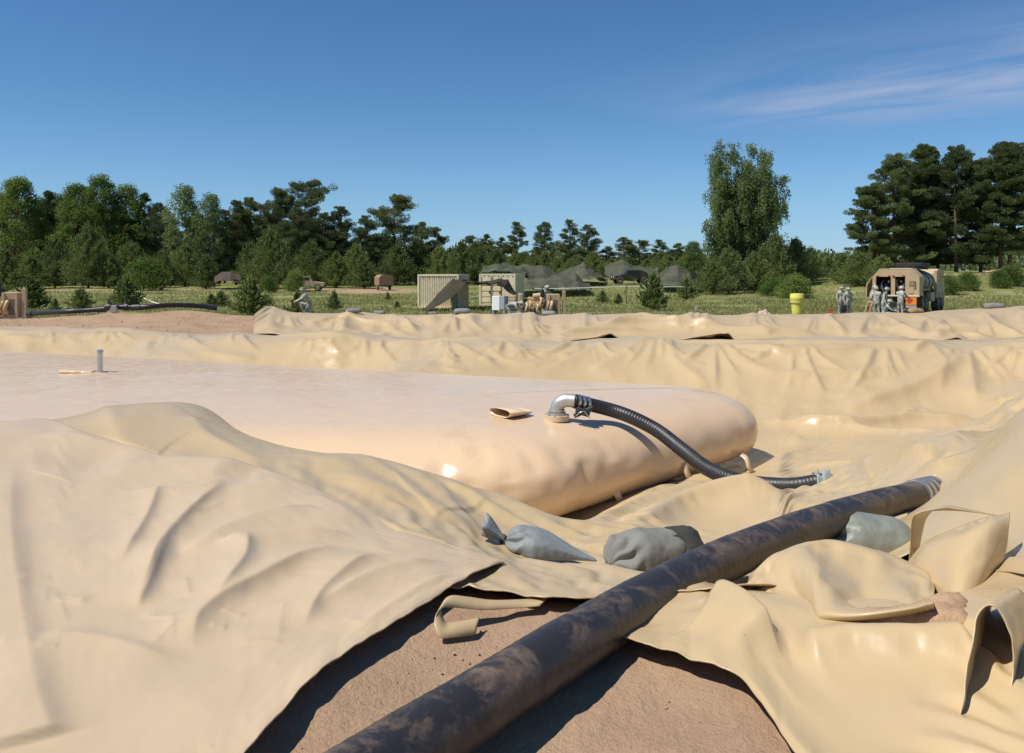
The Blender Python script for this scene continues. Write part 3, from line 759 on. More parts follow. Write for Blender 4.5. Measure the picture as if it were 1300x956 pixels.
def loft(name, grid, mat, parent=None, nu=10, nv=10, thick=0.004, bumpy=0.004, slack=0.0, ang=0.3):
    """smooth cloth surface through rows of (px, py, d) control points"""
    rows = [spline([tuple(at(*c)) for c in r], nu) for r in grid]
    A = np.stack(rows, 0)
    cols = [spline(A[:, j], nv) for j in range(A.shape[1])]
    V = np.stack(cols, 1)
    if slack:
        an = ang+1.1*gnoise(V[..., 0]*2.5, V[..., 1]*2.5+V[..., 2]); ep = slack*(0.3+np.clip(gnoise(V[..., 0]*3+4, V[..., 2]*3)+0.3, 0, 1.2))
        V = crumple(V, V[..., 2]-0.05, an, ep, ((5, 160, 0, .012, 1.0, .004, .25), (2, 40, 0, .05, .3, .01, .1)), 5)
    if bumpy: V = V + (bumpy*fbm(V[..., 0]*6, V[..., 2]*6+V[..., 1]*3, 3))[..., None]*np.array([0.4, -0.8, 0.4])
    o = mesh_obj(name, V, grid_faces(V.shape[0], V.shape[1]), mat, parent)
    s = o.modifiers.new('thickness', 'SOLIDIFY'); s.thickness = thick; s.offset = 0
    return o
loft('raised_fold', [
    [(885, 785, 3.45), (950, 765, 3.85), (985, 735, 4.0), (1035, 720, 4.1), (1095, 722, 4.1), (1150, 735, 4.05), (1190, 745, 4.0)],
    [(895, 772, 3.30), (943, 744, 3.42), (985, 711, 3.52), (1035, 693, 3.60), (1095, 699, 3.60), (1150, 716, 3.56), (1185, 728, 3.5)],
    [(915, 778, 3.16), (955, 752, 3.28), (993, 722, 3.38), (1037, 704, 3.46), (1095, 714, 3.44), (1153, 728, 3.40), (1186, 738, 3.36)],
    [(940, 792, 3.03), (972, 772, 3.12), (1006, 750, 3.20), (1040, 728, 3.22), (1095, 744, 3.25), (1155, 750, 3.20), (1186, 752, 3.18)],
    [(962, 812, 2.90), (990, 797, 2.96), (1022, 780, 3.04), (1043, 764, 2.97), (1100, 775, 3.04), (1155, 768, 2.98), (1184, 762, 2.98)],
    [(980, 830, 2.80), (1005, 812, 2.88), (1032, 797, 2.94), (1048, 788, 2.88), (1105, 784, 2.79), (1158, 774, 2.75), (1185, 765, 2.78)],
    [(985, 838, 2.84), (1010, 824, 2.94), (1036, 808, 3.02), (1052, 800, 3.02), (1108, 803, 3.02), (1162, 795, 3.02), (1187, 788, 3.02)],
    ], M['liner'], fold, nu=16, nv=14, slack=.06)
# the standing fold: back wall, top lip, bright front panel, turning under at the bottom
pan = loft('standing_fold', [
    [(1160, 735, 4.05), (1168, 690, 4.02), (1178, 655, 4.0), (1200, 642, 4.02), (1235, 648, 4.05), (1268, 655, 3.95)],
    [(1153, 730, 3.98), (1156, 690, 3.94), (1158, 660, 3.9), (1165, 652, 3.88), (1180, 648, 3.88), (1200, 644, 3.9)],
    ], M['liner'], nu=8, nv=8)
pan2 = loft('standing_fold_front', [
    [(1152, 715, 3.72), (1175, 690, 3.68), (1215, 672, 3.62), (1255, 658, 3.58), (1282, 652, 3.62)],
    [(1158, 725, 3.60), (1180, 700, 3.55), (1218, 685, 3.46), (1255, 672, 3.44), (1281, 668, 3.52)],
    [(1163, 750, 3.52), (1180, 735, 3.44), (1215, 722, 3.32), (1250, 712, 3.34), (1277, 700, 3.46)],
    [(1176, 772, 3.40), (1190, 765, 3.32), (1212, 760, 3.2), (1240, 750, 3.24), (1266, 742, 3.40)],
    [(1200, 788, 3.25), (1206, 786, 3.2), (1218, 784, 3.13), (1236, 780, 3.13), (1254, 782, 3.2)],
    ], M['liner'], nu=18, nv=16, slack=.05, ang=.1)
pan.parent = fold; pan2.parent = fold; pan2.name = 'standing_fold'
# curled hem at the bottom right: a ribbon bent into a loop
prof = [(1216, 925, 2.30), (1222, 890, 2.34), (1228, 850, 2.38), (1235, 812, 2.42), (1242, 783, 2.45), (1253, 769, 2.46), (1267, 773, 2.45), (1280, 800, 2.43), (1287, 838, 2.41), (1282, 872, 2.38), (1270, 910, 2.34)]
rows = []
for k, dd in enumerate((0.0, 0.14, 0.34)):
    rows.append([(px+dd*(60 if px < 1250 else 95), py-dd*120*(0.5 if k else 1), d+dd) for px, py, d in prof])
curl = loft('curled_liner_hem', rows, M['liner'], nu=8, nv=8, thick=0.004, bumpy=0.008)
tag(curl, 'curled liner hem standing as a dark open loop at bottom right', 'liner')

# sand spilled on the crumpled liner
def sand_patch():
    P = [(1040, 800), (1060, 791), (1110, 790), (1160, 788), (1195, 778), (1225, 775), (1246, 790), (1247, 806), (1200, 812), (1130, 816), (1065, 814)]
    W_ = [hitp(a, b, 0) for a, b in P]; c = sum(W_, Vector())/len(W_)
    n = 26; rg = 14; V = []; pts = spline([tuple(w) for w in W_+[W_[0]]], 6)[:-1]
    m = len(pts)
    for r in range(rg):
        t = r/(rg-1)
        for k in range(m):
            x = c.x+(pts[k][0]-c.x)*t; y = c.y+(pts[k][1]-c.y)*t
            V.append((x, y))
    V = np.array(V); X = V[:, 0]; Y = V[:, 1]; t = np.repeat(np.linspace(0, 1, rg), m)
    clod = np.exp(-((X-1.68)/.18)**2-((Y-2.98)/.12)**2)
    Z = S(X, Y)+0.046+0.022*(1-t**3)+0.006*fbm(X*22, Y*22, 3)+clod*(0.05+0.030*fbm(X*28, Y*28, 2)) - 0.07*t**6
    return mesh_obj('sand_pile', np.stack([X, Y, Z], 1), grid_faces(rg, m, True), M['sand'])
M['sand'] = simple('loose_sand', (0.40, 0.26, 0.16), 0.95, 0.22, 18, bmp=0.8, spec=0.15)
sp = sand_patch(); tag(sp, 'loose brown sand with clods lying in the liner folds at right', kind='stuff')

# loose strip of liner on the bare earth
st = []
for px, py, up in ((557, 806, .03), (575, 803, .045), (602, 798, .035), (630, 790, .03), (660, 781, .02)):
    st.append(hitp(px, py, up))
def ribbon(name, pts, wvec, mat, thick=0.003, n=8, parent=None, tw=None):
    P = spline([tuple(p) for p in pts], n); V = []
    for i, p in enumerate(P):
        w = np.array(wvec(i/(len(P)-1)))
        for s in (-.5, 0, .5): V.append(p+w*s)
    o = mesh_obj(name, np.array(V), grid_faces(len(P), 3), mat, parent)
    s = o.modifiers.new('thickness', 'SOLIDIFY'); s.thickness = thick; s.offset = 0
    return o
a0 = hitp(560, 806, .05); b0 = hitp(612, 804, .02)
strip = ribbon('liner_strip', [hitp(606, 800, .015), hitp(580, 806, .02), hitp(562, 808, .025), hitp(556, 801, .06), hitp(566, 794, .085), hitp(590, 789, .07), hitp(620, 785, .05), hitp(662, 778, .035), hitp(690, 776, .035)],
               lambda t: (0.012+0.02*t, 0.06, 0.035-0.03*t), M['liner'])
tag(strip, 'loose looped strip of tan liner on bare earth beside the big hose', 'strip')

# ------------------------------------------------------------------ fabric tank
def build_tank():
    root = thing('fabric_tank', 'huge filled tan fabric tank lying in the lined pit', 'tank', (0, 0, 0))
    O = TANK_O; n = len(O)
    T = np.roll(O, -1, 0)-np.roll(O, 1, 0); T /= np.linalg.norm(T, axis=1)[:, None]
    Nin = np.stack([-T[:, 1], T[:, 0]], 1)      # inward (outline is counter-clockwise)
    ctr = O.mean(0)
    if ((ctr-O)*Nin).sum() < 0: Nin = -Nin
    arc = np.arange(n)*0.075
    # corner measure
    turn = np.zeros(n)
    for q in TANK_Q: turn = np.maximum(turn, np.exp(-(((O-np.array(q))**2).sum(1))/2.2))
    H = 0.95; z0 = -0.19
    prof = [(0.50, 0.0), (0.30, .02), (0.13, .09), (0.04, .20), (0.0, .33), (0.02, .45), (0.07, .56), (0.16, .67), (0.28, .76), (0.42, .825), (0.58, .87), (0.78, .905), (1.0, .93), (1.25, .945)]
    ps = spline(prof, 4)
    V = []
    for inset, hz in ps:
        k = np.clip(hz/H, 0, 1); rim = np.exp(-((hz-.35)/.22)**2)
        puck = rim*turn*(0.02*(1-np.abs(np.sin(arc*6.5+.6*np.sin(arc*2))))**1.5+0.01*(1-np.abs(np.sin(arc*11+1)))**2) + rim*(0.012*np.sin(arc*7.3)*np.sin(arc*1.9+2)) + 0.02*gnoise(arc*1.1, arc*0+hz*2)*rim
        soft = np.exp(-((hz-.78)/.16)**2)*(turn*0.02*(1-np.abs(np.sin(arc*5.5+hz*4)))**2+0.012*gnoise(arc*1.7, arc*0+hz*5))
        P = O + Nin*(inset+puck+soft)[:, None]
        V.append(np.column_stack([P, np.full(n, z0+hz)]))
    # crown: shrink to a centre line
    ring = V[-1][:, :2]; a = np.array([-1.0, 11.3]); b = np.array([-9.5, 14.0]); ab = b-a
    t = np.clip(((ring-a)@ab)/(ab@ab), 0, 1); cl = a+t[:, None]*ab
    for s in np.linspace(0, 1, 16)[1:]:
        P = ring*(1-s)+cl*s
        z = z0+0.945+0.045*(1-(1-s)**2)+0.010*fbm(P[:, 0]*0.6, P[:, 1]*0.6, 3)*min(1, s*4)
        V.append(np.column_stack([P, z]))
    V = np.stack(V, 0)
    # slack skin gathers into wrinkles at the corners and along the lower side
    Vw = np.concatenate([V, V[:, :1]], 1); tg = np.arctan2(T[:, 1], T[:, 0]); tg = np.concatenate([tg, tg[:1]]); tw = np.concatenate([turn, turn[:1]])
    hh = Vw[..., 2]-z0; side = np.exp(-((hh-.55)/.28)**2)
    nz_ = np.clip(gnoise(np.arange(n+1)*.05, np.zeros(n+1))+.15, 0, 1)
    ep = side*(0.022*tw+0.006*nz_)[None]
    Vw = crumple(Vw, np.full(Vw.shape[:2], z0), np.tile(tg, (Vw.shape[0], 1)), ep, ((2, 160, 0, .012, 1.0, .002, .25), (1, 40, 0, .05, .3, .01, .1)), 9, side, .0)
    V = Vw[:, :-1]
    body = mesh_obj('body', V, grid_faces(V.shape[0], n, True), M['tank'], root)
    # carrying loops on the near rim
    for px, py, d in ((782, 622, 9.55), (948, 588, 11.3), (870, 596, 10.4)):
        c = at(px, py, d)
        ribbon('carrying_strap', [c+Vector((-.10, .05, .12)), c+Vector((-.03, -.06, .09)), c+Vector((.0, -.12, -.02)), c+Vector((.05, -.07, -.12)), c+Vector((.02, .08, -.10))], lambda t: (.07, .05, .02), M['tank'], 0.008, parent=root)
    return root
tank = build_tank()
TOP = 0.775
M['alloy'] = simple('cast_aluminium', (0.50, 0.49, 0.46), 0.5, 0.15, 30, metal=0.75, bmp=0.15)
M['steel'] = simple('galvanised_steel', (0.55, 0.56, 0.57), 0.35, 0.15, 30, metal=0.9)
M['rubber'] = simple('black_rubber', (0.022, 0.022, 0.024), 0.55, 0.35, 9, bmp=0.1)
M['blackiron'] = simple('black_iron', (0.03, 0.03, 0.03), 0.5, 0.2, 12)
# vent standpipe with folded cover at left
vp = atz(127, 474, TOP); vx, vy = vp.x, vp.y
mb = MB(); mb.cyl((vx, vy, TOP-.05), (vx, vy, TOP+.36), .045, seg=16); mb.cyl((vx, vy, TOP+.36), (vx, vy, TOP+.40), .055, .05, seg=16)
vent = mb.build('vent_pipe', M['steel'], tank, 'auto')
mb = MB(); mb.cyl((vx, vy, TOP-.04), (vx, vy, TOP+.02), .14, seg=24); mb.build('flange', M['blackiron'], tank, 'auto')
def sleeve(name, c, ax, L, r1, r2, parent, mat):
    """collapsed fabric sleeve lying on its side with a dark open mouth"""
    ax = Vector(ax).normalized(); sd = Vector((ax.y, -ax.x, 0)); V = []; n = 22
    prof = [(0.9, .72, 0), (0.5, .95, 0), (0.0, 1.0, 0), (0.0, .93, 0), (0.3, .90, 0), (0.8, .5, 0)]
    for t, s, _ in prof:
        for k in range(n):
            a = 2*PI*k/n
            w = r1*s*math.cos(a)*(1+.08*math.sin(3*a)); h = r2*s*(math.sin(a)*(1+.15*math.cos(2*a)))+r2*1.02
            V.append(Vector(c)+ax*(-L/2+L*t)+sd*w+Vector((0, 0, h*(1-.35*t))))
    fs = grid_faces(len(prof), n, True).tolist(); fs.append(list(range(n)))
    return mesh_obj(name, [tuple(v) for v in V], fs, mat, parent)
sl = sleeve('cover_sleeve', (vx-.33, vy-.02, TOP-.02), (1, .15, 0), .55, .16, .055, tank, M['tank'])
ep = atz(707, 528, TOP)
sleeve('cover_sleeve', (ep.x-.52, ep.y+.12, TOP-.02), (.75, .65, 0), .44, .20, .06, tank, M['tank'])
mb = MB(); mb.cyl((ep.x, ep.y, TOP-.05), (ep.x, ep.y, TOP+.012), .15, seg=28)
fl = mb.build('flange', M['tank'], tank, 'auto')
mb = MB()
for k in range(10):
    a = 2*PI*k/10; mb = MB(); mb.cyl((ep.x+.128*math.cos(a), ep.y+.128*math.sin(a), TOP+.005), (ep.x+.128*math.cos(a), ep.y+.128*math.sin(a), TOP+.025), .013, seg=6); mb.build('bolt', M['steel'], fl, False)

# ------------------------------------------------------------------ suction hose on the tank
def hose_mat(name, base, dust, amt):
    m, nt, b = new_mat(name)
    n1 = tnoise(nt, 4.5, 8, 0.75, dist=0.6, vec=mapping(nt, (1.0, 1.0, 1.8), (0, 0, .8))); n2 = tnoise(nt, 22, 6, 0.7)
    f = vmath(nt, 'MULTIPLY', vmath(nt, 'SUBTRACT', n1, 0.47), 3.2, True)
    f = vmath(nt, 'MULTIPLY', f, vmath(nt, 'ADD', n2, 0.25))
    ge = nt.nodes.new('ShaderNodeNewGeometry'); sz = nt.nodes.new('ShaderNodeSeparateXYZ'); nt.links.new(ge.outputs['Normal'], sz.inputs[0])
    top = vmath(nt, 'ADD', vmath(nt, 'MULTIPLY', sz.outputs[2], 0.45), 0.6)      # dust settles on the upper side
    f = vmath(nt, 'MULTIPLY', f, top)
    nt.links.new(cmix(nt, vmath(nt, 'MULTIPLY', f, amt, True), base, dust), b.inputs['Base Color'])
    nt.links.new(vmath(nt, 'ADD', vmath(nt, 'MULTIPLY', f, 0.4), 0.42), b.inputs['Roughness'])
    bump(nt, b, n2, 0.25, 0.01)
    return m
M['hose'] = hose_mat('hose_rubber', (0.020, 0.019, 0.021), (0.10, 0.075, 0.055), 0.35)
M['hose_dusty'] = hose_mat('dusty_hose_rubber', (0.026, 0.022, 0.022), (0.26, 0.18, 0.12), 1.3)
sh = thing('suction_hose', 'black ribbed hose curving from the silver elbow off the tank', 'hose', (0, 0, 0))
e0 = Vector((ep.x, ep.y, TOP+.02))
elb = spline([tuple(e0), tuple(e0+Vector((0, 0, .07))), tuple(e0+Vector((.025, -.005, .125))), tuple(e0+Vector((.085, -.02, .165))), tuple(e0+Vector((.16, -.035, .17))), tuple(e0+Vector((.22, -.05, .165)))], 6)
v, f = tube_data(elb, .080, 20); el = mesh_obj('elbow_fitting', [tuple(p) for p in v], f, M['alloy'], sh)
mb = MB(); mb.cyl(tuple(e0+Vector((0, 0, -.01))), tuple(e0+Vector((0, 0, .025))), .108, seg=24); mb.cyl(tuple(e0+Vector((0, 0, .035))), tuple(e0+Vector((0, 0, .06))), .095, seg=24)
mb.build('elbow_collar', M['alloy'], el, 'auto')
hp = [tuple(e0+Vector((.19, -.045, .168)))]
hp += [tuple(at(*q)) for q in ((770, 519, 10.0), (800, 529, 9.9), (835, 547, 9.72), (870, 574, 9.4), (900, 596, 9.05), (940, 611, 8.7), (1000, 617, 8.4), (1045, 611, 8.3))]
HP, L = resample(spline(hp, 14), 0.0075)
ri = .082+.0012*np.sign(np.sin(L*2*PI/.036))*np.abs(np.sin(L*2*PI/.036))**.5
v, f = tube_data(HP, ri, 20); mesh_obj('ribbed_hose', [tuple(p) for p in v], f, M['hose'], sh)
def bands(path, ts, r, w, mat, parent, name='clamp_band'):
    P, L = resample(path, 0.005)
    for t in ts:
        i = int(np.searchsorted(L, t)); i = min(max(i, 1), len(P)-2); j = int(np.searchsorted(L, t+w)); j = min(max(j, i+1), len(P)-1)
        mb = MB(); mb.cyl(tuple(P[i]), tuple(P[j]), r, seg=24); mb.build(name, mat, parent, 'auto')
bands(spline(hp, 14), (.04, .105, .17), .092, .03, M['steel'], sh)
# cam lock hardware hanging under the elbow
mb = MB(); c = e0+Vector((.30, -.12, .0))
mb.box(tuple(c+Vector((.0, 0, .05))), (.17, .10, .08), Matrix.Rotation(.3, 4, 'Y'), .02); mb.cyl(tuple(c+Vector((-.10, 0, .0))), tuple(c+Vector((.12, .05, .09))), .03, seg=10)
mb.build('cam_lock', M['blackiron'], sh, 'auto')
mb = MB(); mb.tube([c+Vector((-.09, -.05, 0)), c+Vector((-.05, -.07, .05)), c+Vector((.01, -.07, .07)), c+Vector((.08, -.08, -.02))], .006, 6)
mb.build('lock_wire', M['steel'], sh, True)

# big dusty hose in front
bh = thing('discharge_hose', 'thick dusty black hose running diagonally across the foreground', 'hose', (0, 0, 0))
bp = [tuple(at(*q)) for q in ((420, 1015, 1.85), (522, 950, 2.1), (622, 885, 2.36), (730, 816, 2.74), (822, 761, 3.22), (911, 715, 3.75), (1008, 675, 4.4), (1097, 646, 5.1), (1150, 632, 5.6), (1190, 622, 6.0))]
BPc = spline(bp, 16); BP, L = resample(BPc, 0.012)
rr = .095+.0035*fbm(L*2.2, L*0, 3)+.0005*np.sin(L*2*PI/.05)
v, f = tube_data(BP, rr, 40); mesh_obj('rubber_tube', [tuple(p) for p in v], f, M['hose_dusty'], bh)
Lt = L[-1]
tail = [BP[-1]+(BP[-1]-BP[-40])*k for k in (0, .25, .5, .8, 1.2, 1.8, 2.5)]
v, f = tube_data(tail, .107, 28); cp_ = mesh_obj('coupling', [tuple(p) for p in v], f, M['alloy'], bh)
bands(BPc, (Lt-.42, Lt-.33, Lt-.24, Lt-.13), .109, .035, M['steel'], bh)
tl = np.array(tail); bands(tl, (.06, .16, .30), .122, .03, M['rubber'], bh, 'gasket_ring')
e1 = Vector(tail[2]); mb = MB(); mb.box(tuple(e1+Vector((-.02, 0, .135))), (.16, .08, .06), .6, .015); mb.cyl(tuple(e1+Vector((-.12, .02, .12))), tuple(e1+Vector((.14, .05, .15))), .02, seg=8); mb.build('cam_lever', simple('rusty_iron', (.16, .085, .05), .8, .3, 20), bh, 'auto')
# small silvery rag by the thin hose end
def rag(name, c, size, mat, label, cat, seed, amp=.5, flat=.55):
    rs = np.random.RandomState(seed); n = 16; V = []
    u, v_ = np.meshgrid(np.linspace(-1, 1, n), np.linspace(-1, 1, n))
    x = u*size[0]; y = v_*size[1]; z = size[2]*(flat*(1-u*u)*(1-v_*v_)+amp*fbm(u*1.6+seed, v_*1.6, 3))
    xx = x+.3*size[0]*gnoise(u*1.5+9, v_*1.5+seed); 
    zz = np.maximum(z, 0)+c[2]
    o = mesh_obj(name, np.stack([xx+c[0], y+c[1], zz], -1), grid_faces(n, n), mat)
    m_ = o.modifiers.new('thickness', 'SOLIDIFY'); m_.thickness = .006
    return tag(o, label, cat)
M['canvas_grey'] = simple('grey_green_woven_fabric', (0.27, 0.31, 0.30), 0.55, 0.12, 6, bmp=0.25)
rg_ = at(1047, 610, 8.25); rag('torn_bag', (rg_.x, rg_.y, rg_.z-.03), (.10, .10, .13), M['canvas_grey'], 'small torn grey bag at the far end of the thin ribbed hose', 'bag', 3, .9, .8)

# ------------------------------------------------------------------ sandbags
M['bag_blue'] = simple('blue_grey_sandbag_fabric', (0.205, 0.225, 0.225), 0.62, 0.12, 5, bmp=0.5)
M['bag_grey'] = simple('grey_sandbag_fabric', (0.19, 0.188, 0.165), 0.85, 0.14, 7, bmp=0.3)
M['bag_green'] = simple('green_grey_sandbag_fabric', (0.20, 0.215, 0.18), 0.5, 0.14, 6, bmp=0.5)
M['bag_dark'] = simple('dark_olive_fabric', (0.045, 0.045, 0.035), 0.7, 0.4, 9, bmp=0.5)
def sandbag(loc, rz, L, Wd, H, mat, label, seed, tail=0.0, neck=True, mouth=None, tilt=0.0, group='sandbags weighing down the liner', flare=1.0, px_small=False, ry=0.0):
    t = thing('sandbag', label, 'sandbag', loc, rz, group); t.rotation_euler = (tilt, ry, rz)
    nu, nv = (72, 64) if not px_small else (20, 14)
    u = np.linspace(0, 1, nu)[:, None]; a = np.linspace(0, 2*PI, nv, endpoint=False)[None]
    e = np.power(np.clip(1-np.abs(2*u-1)**3.2, 0, 1), .42); e = np.maximum(e, 0.02)
    if tail: e = e*(1-tail*sst(.30, 1.0, u)**.8)
    cy = np.sign(np.cos(a))*np.abs(np.cos(a))**.8; sz = np.sign(np.sin(a))*np.abs(np.sin(a))**.7
    x = (u-.5)*L + 0*a; y = e*Wd/2*cy; z = e*H*np.where(sz < 0, .28, .72)*sz + H*.28
    w = fbm(x*6+seed*3, a/1.0*np.ones_like(u)+seed, 3)
    k = 1+.05*w
    crease = .02*H/.16*np.sin(a*9+3*fbm(u*5+seed, a*0, 2))*np.exp(-((u-.08)/.12)**2)
    V = np.stack([x, y*k+crease*np.cos(a), np.maximum(z*k+crease*np.sin(a), 0)], -1)
    if not px_small:     # slack cloth: let the bag's skin wrinkle
        Vr = np.roll(V, nv//4, 1); Vw = np.concatenate([Vr, Vr[:, :1]], 1)
        Vw = crumple(Vw, np.zeros(Vw.shape[:2]), 0.6*gnoise(Vw[..., 0]*7+seed, Vw[..., 1]*7)+0.3, 0.009*np.ones(Vw.shape[:2])*(0.3+np.abs(gnoise(Vw[..., 0]*9, Vw[..., 1]*9+seed))), ((3, 120, 0, .01, 1.0, .003, .25), (1, 30, 0, .04, .3, .01, .1)), seed, None, .0)
        V = np.roll(Vw[:, :-1], -(nv//4), 1)
    fs = grid_faces(nu, nv, True).tolist()+[list(range(nv))[::-1], [(nu-1)*nv+i for i in range(nv)]]
    mesh_obj('bag', V, fs, mat, t)
    if neck:
        n = 18; rows = [(-.5*L+.05, .05), (-.5*L+.015, .032), (-.5*L-.015, .022), (-.5*L-.05, .032*flare), (-.5*L-.10, .055*flare), (-.5*L-.13, .062*flare), (-.5*L-.12, .04*flare)]
        V = []
        for i, (xx, r) in enumerate(rows):
            for k_ in range(n):
                aa = 2*PI*k_/n; r_ = r*(1+.28*math.sin(5*aa)*(i > 1))
                V.append((xx, r_*math.cos(aa), H*.35+(-xx-.5*L)*.55+r_*.5*math.sin(aa)))
        mesh_obj('tied_neck', V, grid_faces(len(rows), n, True), mat, t)
        mb = MB(); mb.cyl((-.5*L-.028, 0, H*.35+.012), (-.5*L-.004, 0, H*.35+.0), .026, seg=12); mb.build('tie', M['bag_dark'], t, True)
    if mouth is not None:
        n = 24; V = []
        rows = [(.22*L, .97), (.36*L, 1.06), (.50*L, 1.0), (.64*L, .86), (.70*L, .60), (.55*L, .45)]
        for i, (xx, s) in enumerate(rows):
            for k_ in range(n):
                aa = 2*PI*k_/n; cr = 1+.10*math.sin(4*aa+i)+.06*math.sin(7*aa-i*2)
                V.append((xx+.02*math.sin(3*aa+i), Wd*.46*s*cr*math.cos(aa), H*.42+H*.52*s*cr*math.sin(aa)))
        mesh_obj('open_mouth', V, grid_faces(len(rows), n, True), mouth, t)
    return t
def on_land(px, py, up=0.0, d=None):
    p = hitp(px, py) if d is None else at(px, py, d)
    return p
def surf(x, y):
    """top of the pit liner near (x,y)"""
    X, Y, Z = BG; i = np.argmin((X-x)**2+(Y-y)**2); return float(Z.ravel()[i])
def place_bag(px, py, d, **k):
    p = at(px, py, d); z = surf(p.x, p.y)
    return sandbag((p.x, p.y, z-.01+k.pop('dz', 0)), **k)
place_bag(698, 716, 4.45, rz=-.12, L=.50, Wd=.27, H=.14, mat=M['bag_blue'], label='blue-grey sandbag with tied flared neck, left of the big hose', seed=1, tail=.8, neck=True, flare=1.5, ry=.16, dz=.03)
place_bag(822, 718, 4.55, rz=.45, L=.48, Wd=.31, H=.21, mat=M['bag_grey'], label='grey sandbag with dark folded-open mouth against the big hose', seed=2, neck=False, mouth=M['bag_dark'])
place_bag(1103, 712, 4.75, rz=-.12, L=.50, Wd=.34, H=.23, mat=M['bag_green'], label='pale green-grey sandbag behind the crumpled liner, right of the big hose', seed=5, neck=True, flare=.8)

# loose stones and clods on the bare earth
def gravel():
    rs = np.random.RandomState(12); V = []; Fc = []
    ico = [(0, 0, 1), (.89, 0, .45), (.28, .85, .45), (-.72, .53, .45), (-.72, -.53, .45), (.28, -.85, .45), (.72, .53, -.45), (-.28, .85, -.45), (-.89, 0, -.45), (-.28, -.85, -.45), (.72, -.53, -.45), (0, 0, -1)]
    fc = [(0, 1, 2), (0, 2, 3), (0, 3, 4), (0, 4, 5), (0, 5, 1), (1, 6, 2), (2, 7, 3), (3, 8, 4), (4, 9, 5), (5, 10, 1), (6, 7, 2), (7, 8, 3), (8, 9, 4), (9, 10, 5), (10, 6, 1), (11, 7, 6), (11, 8, 7), (11, 9, 8), (11, 10, 9), (11, 6, 10)]
    ico = np.array(ico); fc = np.array(fc)
    pts = []
    for k in range(2600): pts.append((rs.uniform(-1.2, 1.8), rs.uniform(1.7, 3.6), 0.0018+0.006*rs.rand()**5))
    for k in range(500): pts.append((rs.uniform(-20, -8.5), rs.uniform(23.5, 32), 0.008+0.03*rs.rand()**4))
    P = np.array(pts); Z = S(P[:, 0], P[:, 1])-0.03
    for (x, y, r), z in zip(pts, Z):
        n = len(V)*12; V.append(ico*(0.7+0.5*rs.rand(12, 1))*np.array([r, r*rs.uniform(.7, 1.2), r*.7])+np.array([x, y, z+.012*(y < 6)+.02*(y > 6)])); Fc.append(fc+n)
    o = mesh_obj('gravel', np.vstack(V), np.vstack(Fc), M['sand'], smooth=False)
    return tag(o, 'small stones and clods scattered over the bare earth', kind='stuff')
gravel()

# ================================================================== trees and plants
def leaf_mat(name, dark, light, trans=0.25, scale=0.35):
    m, nt, b = new_mat(name)
    oi = nt.nodes.new('ShaderNodeObjectInfo')
    n1 = tnoise(nt, scale, 4, 0.7); n2 = tnoise(nt, 3.0, 3, 0.6)
    f = vmath(nt, 'ADD', vmath(nt, 'MULTIPLY', n1, 0.75), vmath(nt, 'MULTIPLY', n2, 0.5))
    f = vmath(nt, 'ADD', f, vmath(nt, 'MULTIPLY', vmath(nt, 'SUBTRACT', oi.outputs['Random'], 0.5), 0.30))
    col = ramp(nt, f, [(0.38, dark), (0.85, light)])
    nt.links.new(col, b.inputs['Base Color']); b.inputs['Roughness'].default_value = 0.6; b.inputs['Specular IOR Level'].default_value = 0.25
    tr = nt.nodes.new('ShaderNodeBsdfTranslucent'); mx = nt.nodes.new('ShaderNodeMixShader')
    hs = nt.nodes.new('ShaderNodeHueSaturation'); hs.inputs['Hue'].default_value = 0.48; hs.inputs['Saturation'].default_value = 1.1; hs.inputs['Value'].default_value = 1.35
    nt.links.new(col, hs.inputs['Color']); nt.links.new(hs.outputs[0], tr.inputs['Color'])
    mx.inputs[0].default_value = trans
    nt.links.new(b.outputs[0], mx.inputs[1]); nt.links.new(tr.outputs[0], mx.inputs[2])
    nt.links.new(mx.outputs[0], nt.nodes['Material Output'].inputs[0])
    return m
M['pine'] = leaf_mat('pine_needles', (0.052, 0.082, 0.034), (0.155, 0.195, 0.072), 0.3)
M['ypine'] = leaf_mat('young_pine_needles', (0.070, 0.112, 0.036), (0.22, 0.265, 0.085), 0.32, 0.9)
M['decid'] = leaf_mat('broad_leaves', (0.060, 0.112, 0.026), (0.18, 0.255, 0.060), 0.42)
M['birch'] = leaf_mat('birch_leaves', (0.066, 0.112, 0.038), (0.19, 0.25, 0.088), 0.42)
M['bark'] = simple('pine_bark', (0.15, 0.095, 0.06), 0.9, 0.35, 4, bmp=0.4)
def birch_bark():
    m, nt, b = new_mat('birch_bark')
    n = tnoise(nt, 2.2, 5, 0.7, vec=mapping(nt, (1, 1, 2.5)))
    nt.links.new(ramp(nt, n, [(0.42, (0.06, 0.05, 0.045)), (0.52, (0.50, 0.47, 0.42))]), b.inputs['Base Color']); b.inputs['Roughness'].default_value = 0.8
    return m
M['bbark'] = birch_bark()

def rand_dirs(rs, n):
    v = rs.randn(n, 3); return v/np.linalg.norm(v, axis=1)[:, None]
def cards(C, U, Wd, name, mat, parent):
    """leaf faces: centre C, half-length vector U, half-width vector Wd -> diamond-ish quads"""
    n = len(C)
    V = np.stack([C-U, C+Wd*0.9-U*0.15, C+U, C-Wd*0.9-U*0.15], 1).reshape(-1, 3)
    Fc = np.arange(n*4).reshape(-1, 4)
    return mesh_obj(name, V, Fc, mat, parent, smooth=False)
def perp(rs, U):
    r = rs.randn(*U.shape); w = np.cross(U, r); return w/(np.linalg.norm(w, axis=1)[:, None]+1e-9)

def limb_mesh(parent, segs, mat, name='trunk'):
    mb = MB()
    for pts, r0, r1, sg in segs:
        n = len(pts); mb.tube(pts, list(np.linspace(r0, r1, n)), sg)
    return mb.build(name, mat, parent, True)

